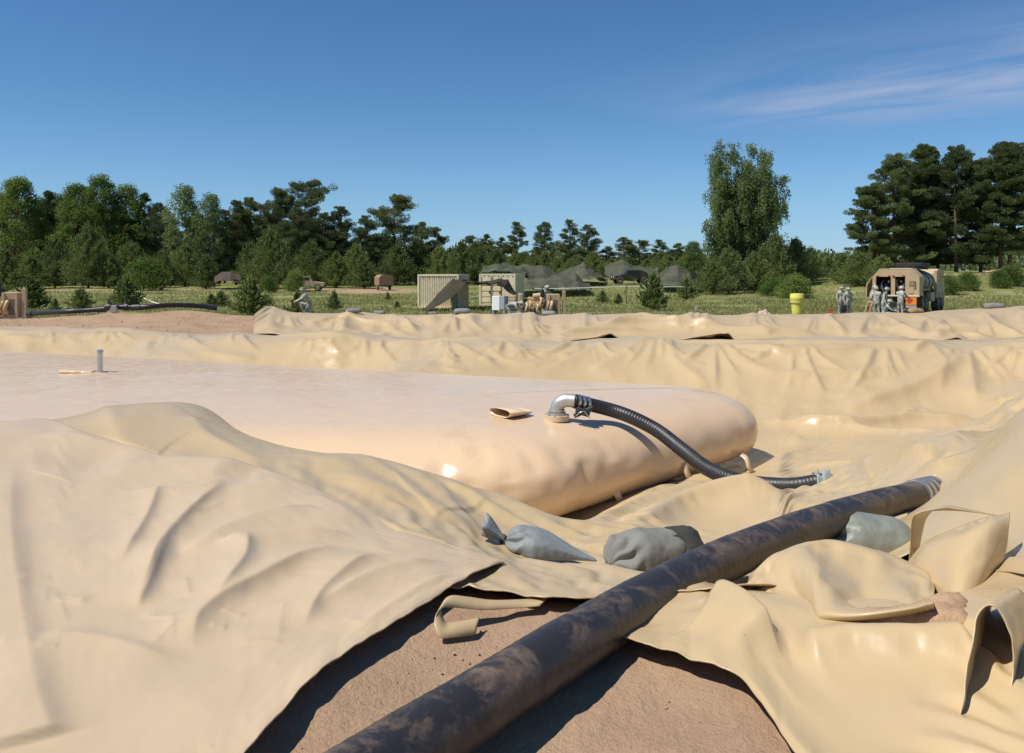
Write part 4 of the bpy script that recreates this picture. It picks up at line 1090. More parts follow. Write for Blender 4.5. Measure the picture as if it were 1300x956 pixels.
def proto_tree(name): 
    o = bpy.data.objects.new(name, None); COL.objects.link(o); return o

def make_pine(name, seed, H=16.0, base=0.28, R=3.2, nbr=46, per=150, nsz=0.26, lean=0.0, umbrella=0.5, twin=False):
    rs = np.random.RandomState(seed); root = proto_tree(name); segs = []; C = []; U = []
    stems = [(0, 0)] if not twin else [(-.5, 0), (.7, .4)]
    for sx, sy in stems:
        bend = rs.randn(2)*0.35; zz = np.linspace(0, H*0.97, 9)
        tp = np.stack([sx+bend[0]*np.sin(zz/H*2.2)+lean*zz/H*1.5, sy+bend[1]*np.sin(zz/H*2.5), zz], 1)
        segs.append(([tuple(p) for p in tp], 0.020*H*0.72, 0.03, 8))
        for i in range(nbr):
            f = base+(1-base)*((i+rs.rand())/nbr)
            z0 = f*H*0.97; p0 = np.array([np.interp(z0, zz, tp[:, 0]), np.interp(z0, zz, tp[:, 1]), z0])
            k = (f-base)/(1-base)
            prof = (1-umbrella)*(1-k)**0.75*1.15 + umbrella*np.sqrt(max(0, 1-(max(0, k-0.45)/0.55)**2.2))*(0.55+0.45*min(1, k*2.2))
            L = R*prof*(0.55+0.65*rs.rand())+0.35
            if rs.rand() < .08*(1-k): continue
            az = rs.rand()*2*PI; up = 0.05+0.55*k+0.25*rs.randn()*0.5
            d = np.array([math.cos(az), math.sin(az), up]); d /= np.linalg.norm(d)
            p1 = p0+d*L; pm = p0+d*L*0.5+np.array([0, 0, -0.05*L])
            if L > 0.9: segs.append(([tuple(p0), tuple(pm), tuple(p1)], 0.012*L+0.02, 0.012, 4))
            nc = max(2, int(L*1.5)+1)
            for j in range(nc):
                t = 0.35+0.65*(j+rs.rand()*0.8)/nc; c = p0+(p1-p0)*min(1.05, t)+rs.randn(3)*np.array([.32, .32, .12])*min(1, L/1.5)
                r = (0.42+0.38*rs.rand())*(0.65+0.35*min(1, L/2)); m = int(per*r*(0.5+0.6*rs.rand())/0.62*0.5)+8
                q = rand_dirs(rs, m)*np.cbrt(rs.rand(m))[:, None]
                pos = c+q*np.array([r, r, r*0.75])
                dr = q*0.7+np.array([0, 0, 0.75])+d*0.4+rs.randn(m, 3)*0.35; dr /= np.linalg.norm(dr, axis=1)[:, None]
                C.append(pos); U.append(dr*(nsz*(0.6+0.6*rs.rand(m)))[:, None]*0.5)
    C = np.vstack(C); U = np.vstack(U)
    cards(C, U, perp(rs, U)*nsz*0.24, 'crown', M['pine'], root)
    limb_mesh(root, segs, M['bark']); root['H'] = H
    return root
def make_young(name, seed, H=5.0, R=1.7, n=110, per=34, nsz=0.20, mat='ypine'):
    rs = np.random.RandomState(seed); root = proto_tree(name); C = []; U = []
    segs = [([(0, 0, 0), (0.02*H*rs.randn(), 0.02*H*rs.randn(), H*.5), (0, 0, H*.93)], 0.02*H, 0.015, 6)]
    for i in range(n):
        k = ((i+rs.rand())/n)**1.15; z0 = H*(0.03+0.90*k); az = i*2.399+rs.randn()*0.3
        L = R*(1-k)**0.72*(0.55+0.6*rs.rand())+0.10*H/5
        up = 0.35+0.5*k+rs.randn()*0.12; d = np.array([math.cos(az), math.sin(az), up]); d /= np.linalg.norm(d)
        m = int(per*(0.4+L/R)); t = np.sqrt(rs.rand(m))*1.02
        pos = np.array([0, 0, z0])+d*(L*t)[:, None]+rs.randn(m, 3)*0.05*H/5*(0.6+L)
        dr = d*0.55+np.array([0, 0, 0.55])+rs.randn(m, 3)*0.45; dr /= np.linalg.norm(dr, axis=1)[:, None]
        C.append(pos); U.append(dr*(nsz*(0.6+0.7*rs.rand(m)))[:, None]*0.5)
        if i % 3 == 0:   # upright candle
            m = 7; tip = np.array([0, 0, z0])+d*L
            C.append(tip+np.array([0, 0, 1])*np.linspace(0, nsz*2.0, m)[:, None]+rs.randn(m, 3)*0.02); U.append(np.tile([[0, 0, nsz*0.55]], (m, 1))+rs.randn(m, 3)*0.03)
            if L > .3: segs.append(([(0, 0, z0), tuple(tip)], 0.006*H, 0.006, 3))
    C = np.vstack(C); U = np.vstack(U)
    cards(C, U, perp(rs, U)*nsz*0.26, 'crown', M[mat], root)
    limb_mesh(root, segs, M['bark']); root['H'] = H
    return root
def make_broad(name, seed, H=15.0, R=3.6, base=0.18, ncl=120, per=70, nsz=0.24, mat='decid', bark='bark'):
    rs = np.random.RandomState(seed); root = proto_tree(name); C = []; U = []; Wv = []
    zz = np.linspace(0, H*.8, 7); tp = np.stack([0.2*np.sin(zz*.4+seed), 0.2*np.cos(zz*.3+seed)-.2, zz], 1)
    segs = [([tuple(p) for p in tp], 0.015*H+.03, 0.04, 7)]
    lobes = [(rs.rand()*2*PI, rs.rand()) for _ in range(7)]
    for i in range(ncl):
        k = rs.rand()**0.85; z = H*(base+(1-base)*k*0.985)
        rad = R*math.sin(PI*min(1, (0.10+0.90*k)**0.75*0.97))**0.7
        az = rs.rand()*2*PI; w = 0.78+0.22*sum(math.cos(az-a0)*math.cos((k-kk)*6) for a0, kk in lobes)/2.2
        rr_ = rad*w*math.sqrt(rs.rand()*0.75+0.25); c = np.array([math.cos(az)*rr_, math.sin(az)*rr_, z])
        r = 0.55+0.5*rs.rand(); m = int(per*r*r*1.1)+6
        q = rand_dirs(rs, m)*np.cbrt(rs.rand(m))[:, None]; C.append(c+q*np.array([r, r, r*0.8]))
        dr = q*0.5+rs.randn(m, 3)*0.7+np.array([0, 0, -.15]); dr /= np.linalg.norm(dr, axis=1)[:, None]
        U.append(dr*(nsz*(0.6+0.6*rs.rand(m)))[:, None]*0.5)
        if i % 3 == 0:
            zb = max(0.8, z-rr_*0.9); p0 = (np.interp(zb, zz, tp[:, 0]), np.interp(zb, zz, tp[:, 1]), min(zb, H*.78)); segs.append(([p0, tuple((np.array(p0)+c)/2+np.array([0, 0, .3])), tuple(c)], 0.05, 0.012, 4))
    C = np.vstack(C); U = np.vstack(U)
    cards(C, U, perp(rs, U)*nsz*0.42, 'crown', M[mat], root)
    limb_mesh(root, segs, M[bark]); root['H'] = H
    return root
def make_birch(name, seed, H=18.0):
    rs = np.random.RandomState(seed); root = proto_tree(name); C = []; U = []; segs = []
    stems = [(-1.9, 0.2, 17.6, -1.2), (1.4, 0.0, 17.0, .9), (3.4, .5, 13.3, 1.9), (-3.4, -.2, 12.5, -1.6), (.2, .8, 14.5, -.2), (-.3, .4, 16.3, .1), (-1.0, -.6, 13.0, -.5), (2.0, -.5, 12.0, .8)]
    for sx, sy, h, lean in stems:
        zz = np.linspace(0, h*.94, 9); tp = np.stack([sx*0.35+(sx*0.65+lean*0.35)*(zz/h)**0.8, sy+0.25*np.sin(zz*.35+sx), zz], 1)
        segs.append(([tuple(p) for p in tp], 0.17, 0.03, 8))
        nb = int(30*h/17)
        for i in range(nb):
            f = 0.12+0.86*(i+rs.rand())/nb; z0 = f*h*.94; p0 = np.array([np.interp(z0, zz, tp[:, 0]), np.interp(z0, zz, tp[:, 1]), z0])
            L = (0.8+2.7*math.sin(PI*min(1, f**0.9))**0.8*(0.4+0.7*rs.rand())); az = rs.rand()*2*PI
            if math.cos(az)*sx > 0: L *= 1.15
            d = np.array([math.cos(az), math.sin(az), 0.75+0.3*rs.rand()]); d /= np.linalg.norm(d); p1 = p0+d*L
            segs.append(([tuple(p0), tuple((p0+p1)/2+np.array([0, 0, .12*L])), tuple(p1)], 0.045, 0.01, 4))
            for s in range(int(7+L*6)):     # hanging twigs
                t = 0.3+0.75*rs.rand(); q0 = p0+(p1-p0)*t+rs.randn(3)*np.array([.3, .3, .15]); ln = (0.6+1.5*rs.rand())*(0.6+.5*math.sin(PI*f))
                m = int(ln*15)+4; tt = rs.rand(m); pos = q0+np.array([0, 0, -1])*(tt*ln)[:, None]+rs.randn(m, 3)*np.array([.13, .13, .05])+np.outer(tt, d*np.array([1, 1, 0])*0.3)
                C.append(pos); dr = rs.randn(m, 3)*0.6+np.array([0, 0, -.6]); dr /= np.linalg.norm(dr, axis=1)[:, None]; U.append(dr*(0.20*(0.6+0.6*rs.rand(m)))[:, None]*0.5)
    C = np.vstack(C); U = np.vstack(U)
    cards(C, U, perp(rs, U)*0.085, 'crown', M['birch'], root)
    limb_mesh(root, segs, M['bbark']); root['H'] = H
    return root

PROTO = {
 'pineA': make_pine('pine_tree', 11, 16, .28, 4.2, 56, 230), 'pineB': make_pine('pine_tree', 12, 16, .12, 3.7, 66, 230, umbrella=.3),
 'pineC': make_pine('pine_tree', 13, 15, .42, 4.4, 46, 250, umbrella=.8, lean=.6), 'pineD': make_pine('pine_tree', 14, 16, .06, 4.0, 74, 230, umbrella=.3),
 'decA': make_broad('broadleaf_tree', 21, 15, 5.4, .06, 300, 80), 'decB': make_broad('broadleaf_tree', 22, 16, 4.6, .04, 280, 80), 'decC': make_broad('slender_birch', 23, 16, 3.6, .08, 220, 75, mat='birch', bark='bbark'),
 'yA': make_young('young_pine', 31, 5.5, 2.4, 170, 60), 'yB': make_young('young_pine', 32, 6.0, 2.9, 190, 64), 'yC': make_young('young_pine', 33, 5.0, 2.0, 150, 56),
 'bA': make_young('pine_bush', 41, 2.4, 1.25, 110, 56, .15), 'bB': make_young('pine_bush', 42, 2.2, .95, 90, 46, .14), 'shA': make_broad('leafy_shrub', 43, 3.0, 2.2, .02, 110, 70, .17, 'decid'),
 'rpA': make_pine('tall_pine', 51, 20, .16, 5.0, 92, 290, .30, umbrella=.45), 'rpB': make_pine('tall_pine', 52, 21, .24, 4.4, 80, 280, .30, umbrella=.55, twin=True), 'rpC': make_pine('tall_pine', 53, 20, .08, 5.6, 100, 290, .30, umbrella=.4),
}
used_proto = set()
def plant(kind, px, top, d, label, cat='tree', group=None, wx=1.0, basey=None, zb=None, seed=0):
    x = (px-CX)/FPX*d
    z = float(S(x, d)) if zb is None else zb
    h = CZ-(top-HY)/FPX*d-z
    p = PROTO[kind]
    o = p if kind not in used_proto else copy_tree(p)
    used_proto.add(kind)
    s = h/p['H']; r = random.Random(int(px*13+d*7+seed))
    o.location = (x, d, z-.05); o.rotation_euler = (0, 0, r.uniform(0, 2*PI)); w = s**0.5*wx*r.uniform(.94, 1.06) if h > 3.5 else s*wx*1.1
    o.scale = (w, w, s)
    return tag(o, label, cat, group)

G1 = 'trees of the left-hand wood'
for k, px, top, d, lb, w in (
    ('decA', 22, 227, 124, 'broad dark leafy tree at the left end of the wood', 1.15),
    ('pineB', 62, 240, 128, 'pine with spiky top second from the left end of the wood', 1),
    ('decA', 98, 235, 126, 'bright green broadleaf tree above the light young pine at left', 1.0),
    ('decB', 130, 222, 125, 'tallest leafy tree in the left third of the wood', 1.0),
    ('decB', 161, 234, 127, 'leafy tree right of the tallest one in the left wood', 1.0),
    ('pineB', 184, 243, 129, 'dark pine right of the leafy trees in the left wood', .9),
    ('pineD', 206, 256, 126, 'lower dark pine in the dip of the left wood skyline', .9),
    ('decC', 235, 235, 124, 'slender pale birch with light trunk left of the wood centre', 1.1),
    ('decC', 268, 246, 123, 'second slender birch with pale trunk in the left wood', 1.05),
    ('pineB', 300, 252, 126, 'dark pine just right of the slender birches', 1),
    ('pineD', 322, 249, 128, 'dark pine behind the big light young pine', 1),
    ('pineA', 352, 237, 127, 'thin topped pine left of the leaning pine', .8),
    ('pineC', 385, 231, 128, 'leaning pine with wide flat crown above the left wood', 1.1),
    ('pineD', 372, 262, 122, 'bushy dark pine below the leaning flat topped pine', 1.0),
    ('pineB', 412, 268, 124, 'dense dark pine right of the leaning pine', 1.1),
    ('pineD', 436, 261, 126, 'dense dark pine with even crown at the right of the left wood', 1.1),
    ('pineD', 460, 272, 125, 'pine at the right shoulder of the left wood', 1.0),
    ('pineA', 503, 246, 128, 'lone pine with open crown standing above the young pines', 1.15),
    ('pineB', 536, 280, 134, 'short pine to the right of the lone open crowned pine', .9),
    ('pineA', 552, 287, 138, 'small pine closing the right end of the left wood', .8)):
    plant(k, px, top, d, lb, 'tree', G1, w)
random.seed(9)
for i in range(44):
    px = -40+i*13.0+random.uniform(-7, 7); t = np.interp(px, [0, 130, 200, 300, 400, 460, 560], [240, 240, 258, 262, 262, 285, 312])
    plant(random.choice(['pineB', 'pineD', 'pineD', 'decB']), px, t+random.uniform(2, 34), random.uniform(132, 160), 'dark tree packed in the shade behind the front row of the left wood', 'tree', 'shaded trees deep in the left-hand wood', 1.1, seed=i)
G2 = 'young pines along the edge of the left-hand wood'
for k, px, top, d, lb, w in (
    ('yB', 112, 283, 112, 'tall light green young pine in front of the left wood', 1.15), ('yA', 5, 312, 100, 'light green young pine at the left frame edge', 1.1),
    ('yB', 345, 288, 108, 'broad light green young pine near the tan off-road car', 1.2), ('yA', 70, 300, 116, 'young pine between leafy trees and grass at left', 1.2),
    ('yB', 165, 305, 115, 'dark young pine right of the tall light one', 1.2), ('yA', 205, 315, 114, 'young pine below the dip in the left wood skyline', 1.1), ('yC', 262, 322, 108, 'small light young pine beside the netted vehicle', 1.2),
    ('yB', 395, 303, 114, 'young pine behind the tan off-road car', 1.15), ('yA', 318, 305, 116, 'young pine left of the broad light one', 1.1), ('yA', 427, 318, 112, 'young pine right of the tan off-road car', 1.15), ('yB', 235, 308, 118, 'dark young pine beneath the slender birch', 1.2),
    ('yC', 462, 330, 110, 'short young pine left of the tan trailer', 1.3), ('yB', 452, 308, 118, 'young pine beneath the right shoulder of the wood', 1.1), ('yA', 38, 322, 112, 'dark young pine near the left frame edge', 1.2), ('yA', 138, 322, 112, 'short dark young pine right of the tall light one', 1.2)):
    plant(k, px, top, d, lb, 'tree', G2, w)
ORD = 'first second third fourth fifth sixth seventh eighth ninth tenth eleventh twelfth thirteenth fourteenth fifteenth sixteenth seventeenth eighteenth nineteenth twentieth twenty-first twenty-second twenty-third twenty-fourth twenty-fifth twenty-sixth twenty-seventh twenty-eighth'.split()
for i in range(26):
    px = 478+i*15.5+random.uniform(-5, 5)
    if 880 < px < 900: continue
    plant(random.choice(['yA', 'yB', 'yB']), px, random.uniform(303, 318) if px < 640 else random.uniform(318, 328), random.uniform(122, 138) if px < 640 else random.uniform(140, 165),
          ORD[min(i, 27)]+' young pine from the left in the light green row behind the nets', 'tree', 'row of young pines behind the containers', 1.25, seed=i)
G3 = 'far pines on the centre skyline'
for k, px, top, lb, w in (('pineA', 598, 298, 'leftmost small pine on the centre skyline above the containers', 1), ('pineB', 618, 296, 'small pine second from the left on the centre skyline', .9), ('pineB', 637, 300, 'low pine above the square container', .9), ('pineB', 655, 280, 'pointed pine left of the centre skyline pair', 1), ('pineD', 690, 281, 'full pine in the middle of the centre skyline', 1),
    ('pineB', 722, 277, 'tallest narrow pine on the centre skyline', .85), ('pineD', 744, 284, 'wide pine right of the tallest narrow one', 1.1), ('pineD', 792, 300, 'low dark pine above the parked dark truck', 1.2), ('pineA', 812, 304, 'rounded pine between the dark truck and small field pine', 1.1), ('pineB', 836, 303, 'pine above the small field pine', 1), ('pineD', 858, 308, 'low pine near the rightmost camouflage net', 1.1), ('pineD', 775, 312, 'low pine filling the gap behind the dark truck', 1.1)):
    plant(k, px, top, 185+7*math.sin(px), lb, 'tree', G3, w*1.1)
birch = make_birch('weeping_birch', 61)
bx = at(945, 375, 97); birch.location = (bx.x, bx.y, float(S(bx.x, bx.y))-.05)
birch.scale = (1.0, 1.0, 1.06)
tag(birch, 'tall weeping birch clump rising alone against the sky', 'tree')
G4 = 'small trees around the birch'
for k, px, top, d, lb, w in (('decB', 880, 306, 98, 'small dark tree at the left foot of the birch', .75), ('yB', 925, 312, 90, 'dark young pine in front of the birch', 1.1), ('yB', 958, 318, 92, 'young pine under the middle of the birch', 1.0), ('yA', 985, 292, 94, 'taller young pine under the right side of the birch', .85), ('yB', 905, 330, 88, 'low young pine left of the birch stems', 1.1), ('yB', 1010, 300, 100, 'young pine just right of the birch', 1.0), ('yA', 1030, 312, 104, 'young pine in the low gap right of the birch', 1.0), ('yB', 1052, 326, 108, 'short young pine in the gap before the tall pines', 1.2),
    ('yB', 1090, 318, 92, 'bushy young pine behind the tanker truck', 1.15), ('yA', 1070, 322, 96, 'young pine left of the tanker truck', 1.1), ('yB', 1120, 322, 90, 'young pine hidden behind the tanker cabinet', 1.1), ('shA', 1010, 352, 80, 'leafy shrub right of the yellow drum', 1.2), ('shA', 985, 355, 84, 'leafy shrub behind the yellow drum', 1.3)):
    plant(k, px, top, d, lb, 'tree', G4, w)
G5 = 'tall pines on the right'
for k, px, top, d, lb, w in (('rpA', 1108, 232, 116, 'lower left pine of the tall group on the right', .95), ('rpC', 1137, 194, 118, 'second pine from the left in the tall right group', 1.05), ('rpB', 1172, 182, 121, 'pointed pine in the middle of the tall right group', .95), ('rpC', 1214, 184, 117, 'wide dark pine at the centre of the tall right group', 1.0), ('rpB', 1275, 179, 114, 'open crowned pine near the right frame edge', 1.1), ('rpA', 1315, 188, 112, 'pine cut by the right frame edge', 1.05), ('rpA', 1245, 200, 128, 'shaded pine behind the gap at the right', 1.0), ('rpC', 1190, 215, 127, 'shaded pine behind the middle of the right group', 1.1), ('rpC', 1155, 225, 126, 'shaded lower pine behind the tanker truck', 1.1), ('rpA', 1340, 195, 124, 'pine beyond the right frame edge', 1.0)):
    plant(k, px, top, d, lb, 'tree', G5, w)
G6 = 'pine bushes scattered on the grass'
for k, px, top, d, lb, w in (('bA', 41, 352, 58, 'round pine bush right of the left pump', 1.1), ('bA', 103, 365, 56, 'low pine bush left of the hose manifold', 1.2), ('bA', 160, 349, 56, 'tall pine bush above the hose manifold', .95), ('bB', 70, 378, 55, 'tiny pine seedling between the two left bushes', 1.2), ('bB', 268, 372, 60, 'small pine bush beside the earth heap', 1.5), ('bA', 280, 368, 62, 'wide low pine bush left of the dark bush', 1.3), ('bA', 318, 350, 50, 'dark pine bush at the end of the earth heap', 1.05), ('bB', 338, 372, 52, 'little pine bush right of the dark one', 1.3),
    ('bB', 378, 369, 50, 'pine bush just left of the kneeling soldier', 1.2), ('bB', 424, 368, 56, 'small pine seedling right of the kneeling soldier', 1.0), ('bB', 504, 381, 60, 'tiny plant on the grass left of the corrugated container', 1.2), ('bB', 492, 370, 75, 'tiny seedling near the bare patch', 1.0), ('bA', 829, 345, 57, 'lone small pine in the middle of the field', .85), ('bB', 872, 350, 75, 'small bush by the rightmost net', 1.1), ('shA', 1205, 352, 78, 'leafy bush on the slope right of the tanker', 1.0), ('shA', 1228, 348, 82, 'upper leafy bush on the right slope', 1.0), ('shA', 1285, 338, 86, 'leafy bush at the right frame edge', 1.0), ('shA', 1268, 345, 84, 'low leafy bush near the right frame edge', .9), ('bB', 765, 368, 70, 'small weedy plant left of the rope post', 1.4), ('bB', 785, 372, 68, 'weedy tuft under the rope post', 1.2), ('shA', 185, 332, 104, 'light green shrub at the edge of the left wood', 1.3), ('shA', 375, 346, 100, 'shrub in front of the tan off-road car', .75), ('shA', 340, 352, 96, 'light shrub beside the track', .9)):
    plant(k, px, top, d, lb, 'bush', G6, w)
for k, p in PROTO.items():
    if k not in used_proto: raise RuntimeError(k)

# distant wood closing the horizon (one mass), and the grass
def distant_wood():
    rs = np.random.RandomState(5); C = []; U = []
    n = 60000; th = rs.uniform(-0.95, 0.95, n); d = rs.uniform(215, 260, n)
    x = th*d; hmax = 8+3.5*fbm(x/22, x*0, 3); z = rs.rand(n)**0.8*hmax
    C = np.stack([x, d, z], 1); U = rs.randn(n, 3)*0.35+np.array([0, 0, .35])
    o = cards(C, U, perp(rs, U)*0.38, 'distant_wood', M['pine'], None)
    return tag(o, 'distant dark wood closing the horizon behind the trees', kind='stuff')
distant_wood()
M['grass'] = leaf_mat('grass_blades', (0.10, 0.125, 0.034), (0.30, 0.29, 0.115), 0.35, 0.25)
def grass():
    rs = np.random.RandomState(6); n = 150000
    d = 34.5*np.exp(rs.rand(n)**1.25*math.log(110/34.5)); th = rs.uniform(-0.70, 0.72, n); x = th*d
    dens = fbm(x/5, d/5, 3); keep = (dens > -0.35) & ~((d < 37.5) & (x < -9.5)) & (d > 35.2+0.4*dens)
    tr = np.exp(-((d-(108+0.06*x))/4)**2)*(x < -15) > .5
    bare = np.exp(-((x+17)/9)**2-((d-103)/13)**2) > .55
    keep &= ~tr & ~bare
    x = x[keep]; d = d[keep]; dens = dens[keep]; n = len(x)
    h = (0.07+0.20*rs.rand(n)**3+0.08*np.clip(dens, 0, 1))*np.where(d < 60, 1, 1.1)
    z = S(x, d); w = 0.010+0.0003*d
    a = rs.rand(n)*PI; ux = np.cos(a)*w; uy = np.sin(a)*w
    lean = rs.randn(n, 2)*0.55*h[:, None]
    V = np.stack([np.stack([x-ux, d-uy, z-.03], 1), np.stack([x+ux, d+uy, z-.03], 1), np.stack([x+lean[:, 0], d+lean[:, 1], z+h], 1)], 1).reshape(-1, 3)
    o = mesh_obj('grass', V, np.arange(n*3).reshape(-1, 3), M['grass'], smooth=False)
    return tag(o, 'rough sunlit grass over the field behind the berms', kind='stuff')
grass()

# ================================================================== containers, nets, machines, vehicles, people
M['cream'] = simple('cream_container_paint', (0.74, 0.63, 0.42), 0.55, 0.10, 2.5)
M['cream_dirty'] = simple('weathered_container_paint', (0.40, 0.345, 0.255), 0.65, 0.18, 1.5)
M['tan'] = simple('desert_tan_paint', (0.47, 0.34, 0.195), 0.6, 0.12, 2.0)
M['tan_pipe'] = simple('tan_cast_metal', (0.52, 0.36, 0.19), 0.5, 0.2, 6.0)
M['dark'] = simple('dark_paint_and_cavity_shade', (0.015, 0.014, 0.013), 0.7, 0.3, 4)  # near-black; also stands in for the shade inside open cavities
M['grille'] = simple('radiator_grille', (0.16, 0.11, 0.07), 0.6, 0.25, 30)
M['white'] = simple('white_enamel', (0.80, 0.80, 0.78), 0.45, 0.04, 3)
M['greyp'] = simple('grey_panel', (0.33, 0.35, 0.38), 0.5, 0.1, 3)
M['yellow'] = simple('yellow_plastic', (0.72, 0.66, 0.13), 0.4, 0.06, 3)
M['red'] = simple('red_paint', (0.52, 0.045, 0.03), 0.5, 0.15, 5)
M['orange'] = simple('orange_reflector', (0.80, 0.24, 0.02), 0.5, 0.1, 5)
M['tankgrey'] = simple('olive_grey_tank_paint', (0.22, 0.225, 0.17), 0.5, 0.1, 2)
M['tyre'] = simple('dusty_tyre', (0.10, 0.085, 0.065), 0.85, 0.35, 5)
M['rim'] = simple('tan_rim', (0.36, 0.27, 0.17), 0.6, 0.2, 5)
M['glass'] = simple('dark_glass', (0.03, 0.035, 0.04), 0.1, 0.1, 3)
M['olive'] = simple('olive_drab_paint', (0.070, 0.072, 0.045), 0.65, 0.3, 1.4)
M['rope'] = simple('white_tape', (0.62, 0.61, 0.56), 0.7, 0.08, 5)
M['wood'] = simple('pale_timber', (0.50, 0.36, 0.19), 0.75, 0.2, 7)
def camo_mat(name, cols, scale):
    m, nt, b = new_mat(name)
    n = nt.nodes.new('ShaderNodeTexVoronoi'); n.inputs['Scale'].default_value = scale
    tc = nt.nodes.new('ShaderNodeTexCoord'); nt.links.new(tc.outputs['Object'], n.inputs['Vector'])
    r = nt.nodes.new('ShaderNodeValToRGB'); r.color_ramp.interpolation = 'CONSTANT'; e = r.color_ramp.elements
    while len(e) < len(cols): e.new(.5)
    for i, c in enumerate(cols): e[i].position = i/len(cols); e[i].color = rgba(c)
    sp_ = nt.nodes.new('ShaderNodeSeparateColor'); nt.links.new(n.outputs['Color'], sp_.inputs[0]); nt.links.new(sp_.outputs[0], r.inputs[0])
    nt.links.new(r.outputs[0], b.inputs['Base Color']); b.inputs['Roughness'].default_value = 0.9; b.inputs['Specular IOR Level'].default_value = .15
    return m
M['camo'] = camo_mat('grey_green_camouflage_cloth', [(0.42, 0.41, 0.355), (0.30, 0.31, 0.265), (0.50, 0.47, 0.41), (0.22, 0.23, 0.20)], 14)
M['skin'] = simple('skin', (0.48, 0.27, 0.18), 0.6, 0.1, 8)
M['boot'] = simple('tan_boot_leather', (0.27, 0.19, 0.11), 0.8, 0.15, 8)
M['hair'] = simple('dark_hair', (0.03, 0.02, 0.015), 0.7, 0.2, 20)
def net_mat(name, col, cover):
    m, nt, b = new_mat(name)
    n = tnoise(nt, 3.2, 6, 0.8); n2 = tnoise(nt, 0.8, 4)
    nt.links.new(ramp(nt, n2, [(0.3, tuple(c*0.65 for c in col)), (0.7, tuple(c*1.25 for c in col))]), b.inputs['Base Color'])
    b.inputs['Roughness'].default_value = 0.95; b.inputs['Specular IOR Level'].default_value = 0.1
    f = vmath(nt, 'MULTIPLY', vmath(nt, 'SUBTRACT', n, 1-cover-0.12), 4.5, True)
    nt.links.new(f, b.inputs['Alpha'])
    bump(nt, b, tnoise(nt, 2.0, 5, .7), .8, .2)
    return m
M['net'] = net_mat('camouflage_netting', (0.088, 0.092, 0.064), 0.64)
M['net_thin'] = net_mat('thin_camouflage_netting', (0.055, 0.048, 0.034), 0.68)

def gz(x, y): return float(S(x, y))
# ---- containers
def container(px, py, d, rz, Wd, Dp, H, mat, label, doors):
    p = at(px, py, d); z = gz(p.x, p.y)
    t = thing('shipping_container', label, 'container', (p.x, p.y, z+.04), rz, 'shipping containers on the field')
    mb = MB(); c = .09
    for sx in (-1, 1):
        for sy in (-1, 1): mb.box((sx*(Wd/2-.05), sy*(Dp/2-.05), H/2), (.12, .12, H))
    for zz in (.06, H-.06):
        for sy in (-1, 1): mb.box((0, sy*(Dp/2-.05), zz), (Wd-.24, .11, .13))
        for sx in (-1, 1): mb.box((sx*(Wd/2-.05), 0, zz), (.11, Dp-.24, .13))
    mb.build('frame', mat, t)
    def corr(name, w, face):
        n = int(w/.13); xs = []; pr = []
        for i in range(n):
            x0 = -w/2+w*i/n; s = w/n
            pr += [(x0, 0), (x0+s*.3, 0), (x0+s*.45, .045), (x0+s*.75, .045), (x0+s*.9, 0)]
        pr.append((w/2, 0)); V = []
        for zz in (.12, H-.12):
            for a, b in pr: V.append((a, b, zz))
        m_ = len(pr); o = mesh_obj(name, V, [(i, i+1, m_+i+1, m_+i) for i in range(m_-1)], mat, t, smooth=False)
        o.rotation_euler = (0, 0, face); R = Matrix.Rotation(face, 3, 'Z'); off = (Dp/2-.03) if face in (0, PI) else (Wd/2-.03)
        o.location = R @ Vector((0, -off, 0)); return o
    if not doors: corr('corrugated_side', Wd-.2, 0)
    corr('corrugated_side', Wd-.2, PI); corr('corrugated_end', Dp-.2, PI/2); corr('corrugated_end', Dp-.2, -PI/2)
    mb = MB(); mb.box((0, 0, H-.02), (Wd-.05, Dp-.05, .03)); mb.build('roof', mat, t)
    mb = MB()
    n = 14
    for i in range(n): mb.box((-Wd/2+.2+(Wd-.4)*i/(n-1), -Dp/2-.012, H-.17), (.07, .02, .05)) if i % 2 else None
    mb.build('lashing_slots', M['dark'], t)
    tag(t.children[-1], None, kind='stuff')
    if doors:
        for k, (x0, x1) in enumerate(((-Wd/2+.12, -Wd/2+.98), (-Wd/2+1.0, -Wd/2+1.78), (-Wd/2+1.80, Wd/2-.12))):
            mb = MB(); mb.box(((x0+x1)/2, -Dp/2+.03, H/2), (x1-x0-.015, .05, H-.28)); dr = mb.build('door_panel', mat, t)
            if k < 2:
                for zz in (.42, .85, 1.28, 1.72):
                    mb = MB(); mb.box(((x0+x1)/2, -Dp/2-.01, zz), (x1-x0-.18, .03, .30)); mb.build('pressed_panel', mat, dr)
                for xx in (x0+.06, x1-.06):
                    mb = MB(); mb.cyl((xx, -Dp/2-.03, .18), (xx, -Dp/2-.03, H-.2), .02, seg=8); mb.build('lock_rod', M['cream_dirty'], dr)
                mb = MB(); mb.box((x1-.14, -Dp/2-.05, 1.05), (.10, .04, .16)); mb.build('handle', M['dark'], dr)
    return t
container(563, 391, 60, -.25, 3.05, 2.44, 2.42, M['cream'], 'corrugated cream container half draped by brown net', False)
container(637, 388, 64, -.28, 2.85, 2.44, 2.42, M['cream'], 'cream container with panelled doors behind the white board', True)

